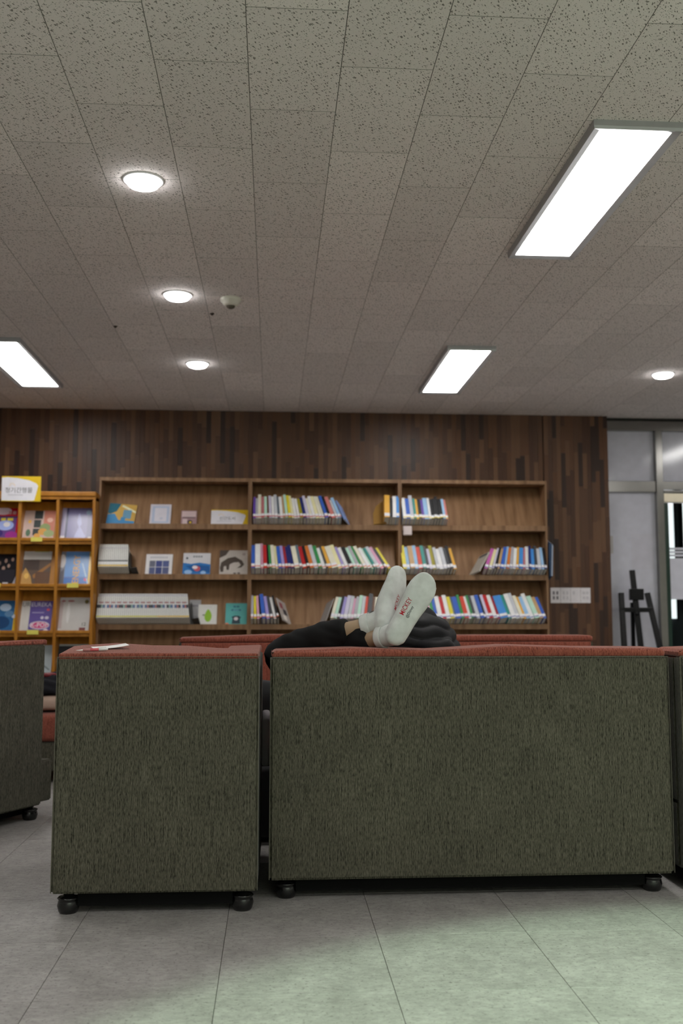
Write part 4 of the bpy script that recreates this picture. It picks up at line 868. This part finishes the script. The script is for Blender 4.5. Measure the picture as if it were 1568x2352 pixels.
# left foot (sole turned to the photographer) and right foot (seen along its inner edge)
LA, LN = ortho((.47, .03, .88), (.20, -.97, -.06)); LHEEL = ony(986, 1323, 3.275) - LA * .254
RA, RN = ortho((.26, .48, .82), (.72, -.58, .24)); RHEEL = ony(929, 1304, 3.46) - RA * .258
FL = .262
lkn = Vector((.10, 3.66, .762)); rkn = Vector((-.005, 3.56, .756))
def ankle_of(A, N, heel, x): return heel + A * x + (-N) * .056
lank, rank = ankle_of(LA, LN, LHEEL, .030), ankle_of(RA, RN, RHEEL, .046)
LLEG = (lkn - lank).normalized(); RLEG = (rkn - rank).normalized()
def sock(ank, A, N, heel, side, leg, parent, length=FL):
    """A toe axis, N outward sole normal, side=+1 when the small toe lies along A x N"""
    B = A.cross(N) * side          # toward the small toe
    Z = -N
    def P(x, y, z): return heel + A * x + B * y + Z * z
    # cross sections: x along foot, centre y, half width, thickness, sole lift
    secs = [(-.004, .0, .010, .018, .020), (.004, 0, .024, .044, .010), (.02, 0, .0365, .060, .003), (.05, .001, .0385, .072, .001), (.085, .004, .0385, .070, .005), (.12, .005, .0415, .064, .007), (.155, .005, .0465, .054, .003),
            (.185, .003, .0505, .044, .0), (.21, .004, .0500, .035, .002), (.23, .004, .0450, .028, .005), (.245, .002, .036, .022, .006), (.256, -.001, .025, .016, .007), (.262, -.003, .011, .009, .009)]
    bm = bmesh.new(); rings = []
    for x, cy, hw, th, lift in secs:
        x *= length / .262
        ring = []
        for k in range(24):
            a = 2 * math.pi * k / 24; c, s = math.cos(a), math.sin(a)
            yy = cy + hw * math.copysign(abs(c) ** .8, c); zz = lift + th / 2 + th / 2 * math.copysign(abs(s) ** (.62 if s < 0 else .9), s)
            if s > 0: yy = cy + (yy - cy) * (1 - .25 * s)
            ring.append(P(x, yy, zz))
        rings.append(ring)
    loft(bm, rings)
    u = leg.cross(A).normalized(); v = leg.cross(u)
    def legring(d, r, n=24, wob=0): return [ank + leg * d + u * math.cos(2 * math.pi * k / n) * r + v * math.sin(2 * math.pi * k / n) * r * 1.12 for k in range(n)]
    loft(bm, [legring(-.03, .020), legring(-.015, .031), legring(.0, .0345), legring(.02, .0345), legring(.048, .0330)])
    o = obj('sock', bm, SOCK)
    rm = o.modifiers.new('rm', 'REMESH'); rm.mode = 'VOXEL'; rm.voxel_size = .0035; rm.use_smooth_shade = True
    sm_ = o.modifiers.new('sm', 'SMOOTH'); sm_.factor = .6; sm_.iterations = 10
    baked(o); o.parent = parent
    # ribbed cuff, turned over
    bm = bmesh.new(); n = 96; rr = []
    for d, r in ((.034, .0330), (.032, .0352), (.038, .0362), (.050, .0356), (.059, .0350), (.062, .0338), (.060, .0315)):
        rr.append([ank + leg * d + (u * math.cos(2 * math.pi * k / n) + v * math.sin(2 * math.pi * k / n) * 1.12) * (r + (.0006 if k % 2 else 0)) for k in range(n)])
    loft(bm, rr, False); obj('cuff', bm, SOCK, o, True)
    return o, P, ank
LZ, RZ_ = None, None
HX = .0
person = None
def lerp(a, b, t): return a + (b - a) * t
# skeleton (world space)
pel = Vector((.40, 3.76, .52))
lhp = pel + Vector((.05, .06, .02)); rhp = pel + Vector((-.02, -.08, .0))
ch = Vector((.53, 3.68, .70)); nk = Vector((.515, 3.67, .795)); hd = Vector((.452, 3.66, .850)); 
lsh = Vector((.55, 3.83, .765)); rsh = Vector((.545, 3.61, .745)); lel = Vector((.42, 3.90, .58)); rel = Vector((.585, 3.56, .57)); lwr = Vector((.28, 3.74, .66)); rwr = Vector((.36, 3.62, .64))
V, E, RR = [], [], []
def jv(p, r, par=None):
    V.append(tuple(p)); RR.append(r); i = len(V) - 1
    if par is not None: E.append((par, i))
    return i
ip = jv(pel, .105); isp = jv(lerp(pel, ch, .5), (.09, .12), ip); ich = jv(ch, (.10, .13), isp); ink = jv(nk, .05, ich)
ih0 = jv(hd + Vector((.012, 0, -.03)), .060, ink); ih = jv(hd, .066, ih0); ih2 = jv(hd + Vector((-.005, 0, .030)), .050, ih)
jv(hd + Vector((-.074, 0, -.012)), .010, ih)                                   # nose
jv(hd + Vector((.008, .066, -.005)), .012, ih); jv(hd + Vector((.008, -.066, -.005)), .012, ih)   # ears
for hp, kn, an, A, N, heel in ((lhp, lkn, lank, LA, LN, LHEEL), (rhp, rkn, rank, RA, RN, RHEEL)):
    a = jv(hp, .085, ip); b = jv(lerp(hp, kn, .5), .068, a); c = jv(kn, .052, b); d = jv(lerp(kn, an, .35), .050, c); e = jv(lerp(kn, an, .72), .034, d); f = jv(lerp(kn, an, .86), .0295, e); f = jv(an, .0285, f)
    g = jv(heel + A * .09 - N * .035, .026, f); jv(heel + A * .20 - N * .022, .016, g)
for sh, el, wr in ((lsh, lel, lwr), (rsh, rel, rwr)):
    a = jv(sh, .042, ich); b = jv(el, .036, a); c = jv(wr, .026, b); dr = (wr - el).normalized(); sd_ = dr.cross(Vector((0, 0, 1))).normalized(); pm = jv(wr + dr * .055, (.034, .018), c)
    for k, (off, ln) in enumerate(((-.027, .058), (-.009, .070), (.009, .066), (.026, .050))):
        f1 = jv(wr + dr * .092 + sd_ * off, .0088, pm); f2 = jv(wr + dr * (.092 + ln * .55) + sd_ * off + Vector((0, 0, -.012)), .008, f1); jv(wr + dr * (.092 + ln * .85) + sd_ * off + Vector((0, 0, -.032)), .0068, f2)
    t1 = jv(wr + dr * .045 - sd_ * .040 + Vector((0, 0, -.006)), .010, c); jv(wr + dr * .078 - sd_ * .048 + Vector((0, 0, -.02)), .0085, t1)
body = skin_mesh('person', V, E, RR, SKIN, None, 0)
tag(body, 'person in black trousers and puffer jacket, white-socked feet up on the sofa back', 'person')
# hair
bm = bmesh.new(); bmesh.ops.create_icosphere(bm, subdivisions=3, radius=1)
for v in bm.verts:
    d = v.co.copy(); r = .078 + .003 * math.sin(d.x * 23 + d.z * 17)
    if d.x < -.35 and d.z < .55: r = .050
    v.co = hd + Vector((.008, 0, .008)) + Vector((d.x * r * 1.02, d.y * r, d.z * r * .98))
obj('hair', bm, HAIR, body, True)
lsock, LP, _ = sock(lank, LA, LN, LHEEL, 1, LLEG, body)
rsock, RP, _ = sock(rank, RA, RN, RHEEL, -1, RLEG, body)
# knitted lettering wrapped on the soles
def sole_text(o, P, N, body_, col, x0, y0, size, stretch, flip):
    bvh = BVHTree.FromPolygons([v.co for v in o.data.vertices], [tuple(p.vertices) for p in o.data.polygons])
    vs, fs = text_geo(body_, size, 'CENTER', size * .003)
    bm = bmesh.new(); bv = [bm.verts.new(v) for v in vs]
    for f in fs:
        try: bm.faces.new([bv[i] for i in f])
        except ValueError: pass
    bmesh.ops.triangulate(bm, faces=bm.faces[:])
    for _ in range(3):
        le = [e for e in bm.edges if e.calc_length() > .0022]
        if le: bmesh.ops.subdivide_edges(bm, edges=le, cuts=1); bmesh.ops.triangulate(bm, faces=bm.faces[:])
    for v in bm.verts:
        x, y = x0 + v.co.x * stretch, y0 + flip * v.co.y
        hit = bvh.ray_cast(P(x, y, -.05), -N, .12)
        v.co = (hit[0] if hit[0] else P(x, y, 0)) + N * .0009
    obj('knitted_lettering', bm, hexm(col, .9), o)
sole_text(lsock, LP, LN, 'MICKEY', '8c1a26', .128, -.021, .0215, .82, -1)
sole_text(lsock, LP, LN, '@Disney', '2a2c2e', .118, -.002, .0135, .84, -1)
sole_text(rsock, RP, RN, 'MICKEY', '8c1a26', .118, -.010, .0215, .82, 1)
# trousers
V, E, RR = [], [], []
ip = jv(pel, .125); jv(lerp(pel, ch, .35), (.12, .14), ip)
for hp, kn, an, cut in ((lhp, lkn, lank, .79), (rhp, rkn, rank, .735)):
    a = jv(hp, .105, ip); b = jv(lerp(hp, kn, .5), .086, a); c = jv(kn, .062, b); d = jv(lerp(kn, an, .35), .062, c); d2 = jv(lerp(kn, an, .56), .061, d); e = jv(lerp(kn, an, cut - .06) + Vector((0, 0, .002)), .054, d2); jv(lerp(kn, an, cut) + Vector((0, 0, .0)), .043, e)
tro = skin_mesh('trousers', V, E, RR, PANTS, body, 0, 3)
nrm = [v.normal.copy() for v in tro.data.vertices]
for v, nv in zip(tro.data.vertices, nrm):   # soft creases
    p = v.co; v.co += nv * (.0045 * math.sin(p.x * 62 + p.z * 40) * math.sin(p.y * 30 + p.x * 18) + .002 * math.sin(p.z * 190 + p.x * 60) * math.sin(p.x * 25))
# puffer jacket: quilted torso and sleeves
def puff(bm, p, q, r0, r1, ratio, nb, amp, axis=None, dome=False, n=36):
    p, q = Vector(p), Vector(q); d = (q - p).normalized(); a = (Vector(axis) if axis else Vector((0, 1, 0))); a = (a - d * a.dot(d)).normalized(); b = d.cross(a); rings = []; m = nb * 8
    for i in range(m + 1):
        f = i / m; r = lerp(r0, r1, f)
        if dome: r *= math.sqrt(max(.02, 1 - max(0, (f - .25) / .75) ** 2.6))
        r += amp * abs(math.sin(math.pi * f * nb)) ** .6
        c = p + (q - p) * f
        rings.append([c + a * math.cos(2 * math.pi * k / n) * (r * ratio + .002 * math.sin(k * 3 + i)) + b * math.sin(2 * math.pi * k / n) * (r + .002 * math.sin(k * 5 + i * .7)) for k in range(n)])
    loft(bm, rings)
bm = bmesh.new()
puff(bm, (.44, 3.70, .47), (.520, 3.68, .935), .165, .250, .85, 1, 0, (0, 1, 0), True)
puff(bm, (.565, 3.57, .80), (.600, 3.55, .57), .075, .070, 1, 1, 0, None); puff(bm, (.600, 3.55, .57), (.40, 3.60, .62), .066, .050, 1, 1, 0, (0, 0, 1))
puff(bm, (.56, 3.84, .82), (.44, 3.91, .57), .075, .068, 1, 1, 0, None); puff(bm, (.44, 3.91, .57), (.31, 3.77, .645), .064, .048, 1, 1, 0, (0, 0, 1))
jk = obj('puffer_jacket', bm, PUFFER)
rm = jk.modifiers.new('rm', 'REMESH'); rm.mode = 'VOXEL'; rm.voxel_size = .006; rm.use_smooth_shade = True
q = jk.modifiers.new('sm', 'SMOOTH'); q.factor = .6; q.iterations = 30
baked(jk); jk.parent = body
nrm = [v.normal.copy() for v in jk.data.vertices]
for v, nv in zip(jk.data.vertices, nrm):      # quilted baffles
    p = v.co; f = (p.z + .10 * (p.x - .5) + .006 * math.sin(p.x * 40 + p.y * 30)) / .043
    v.co += nv * (.010 * abs(math.sin(math.pi * f)) ** .7)
bpy.data.scenes.remove(SCR)
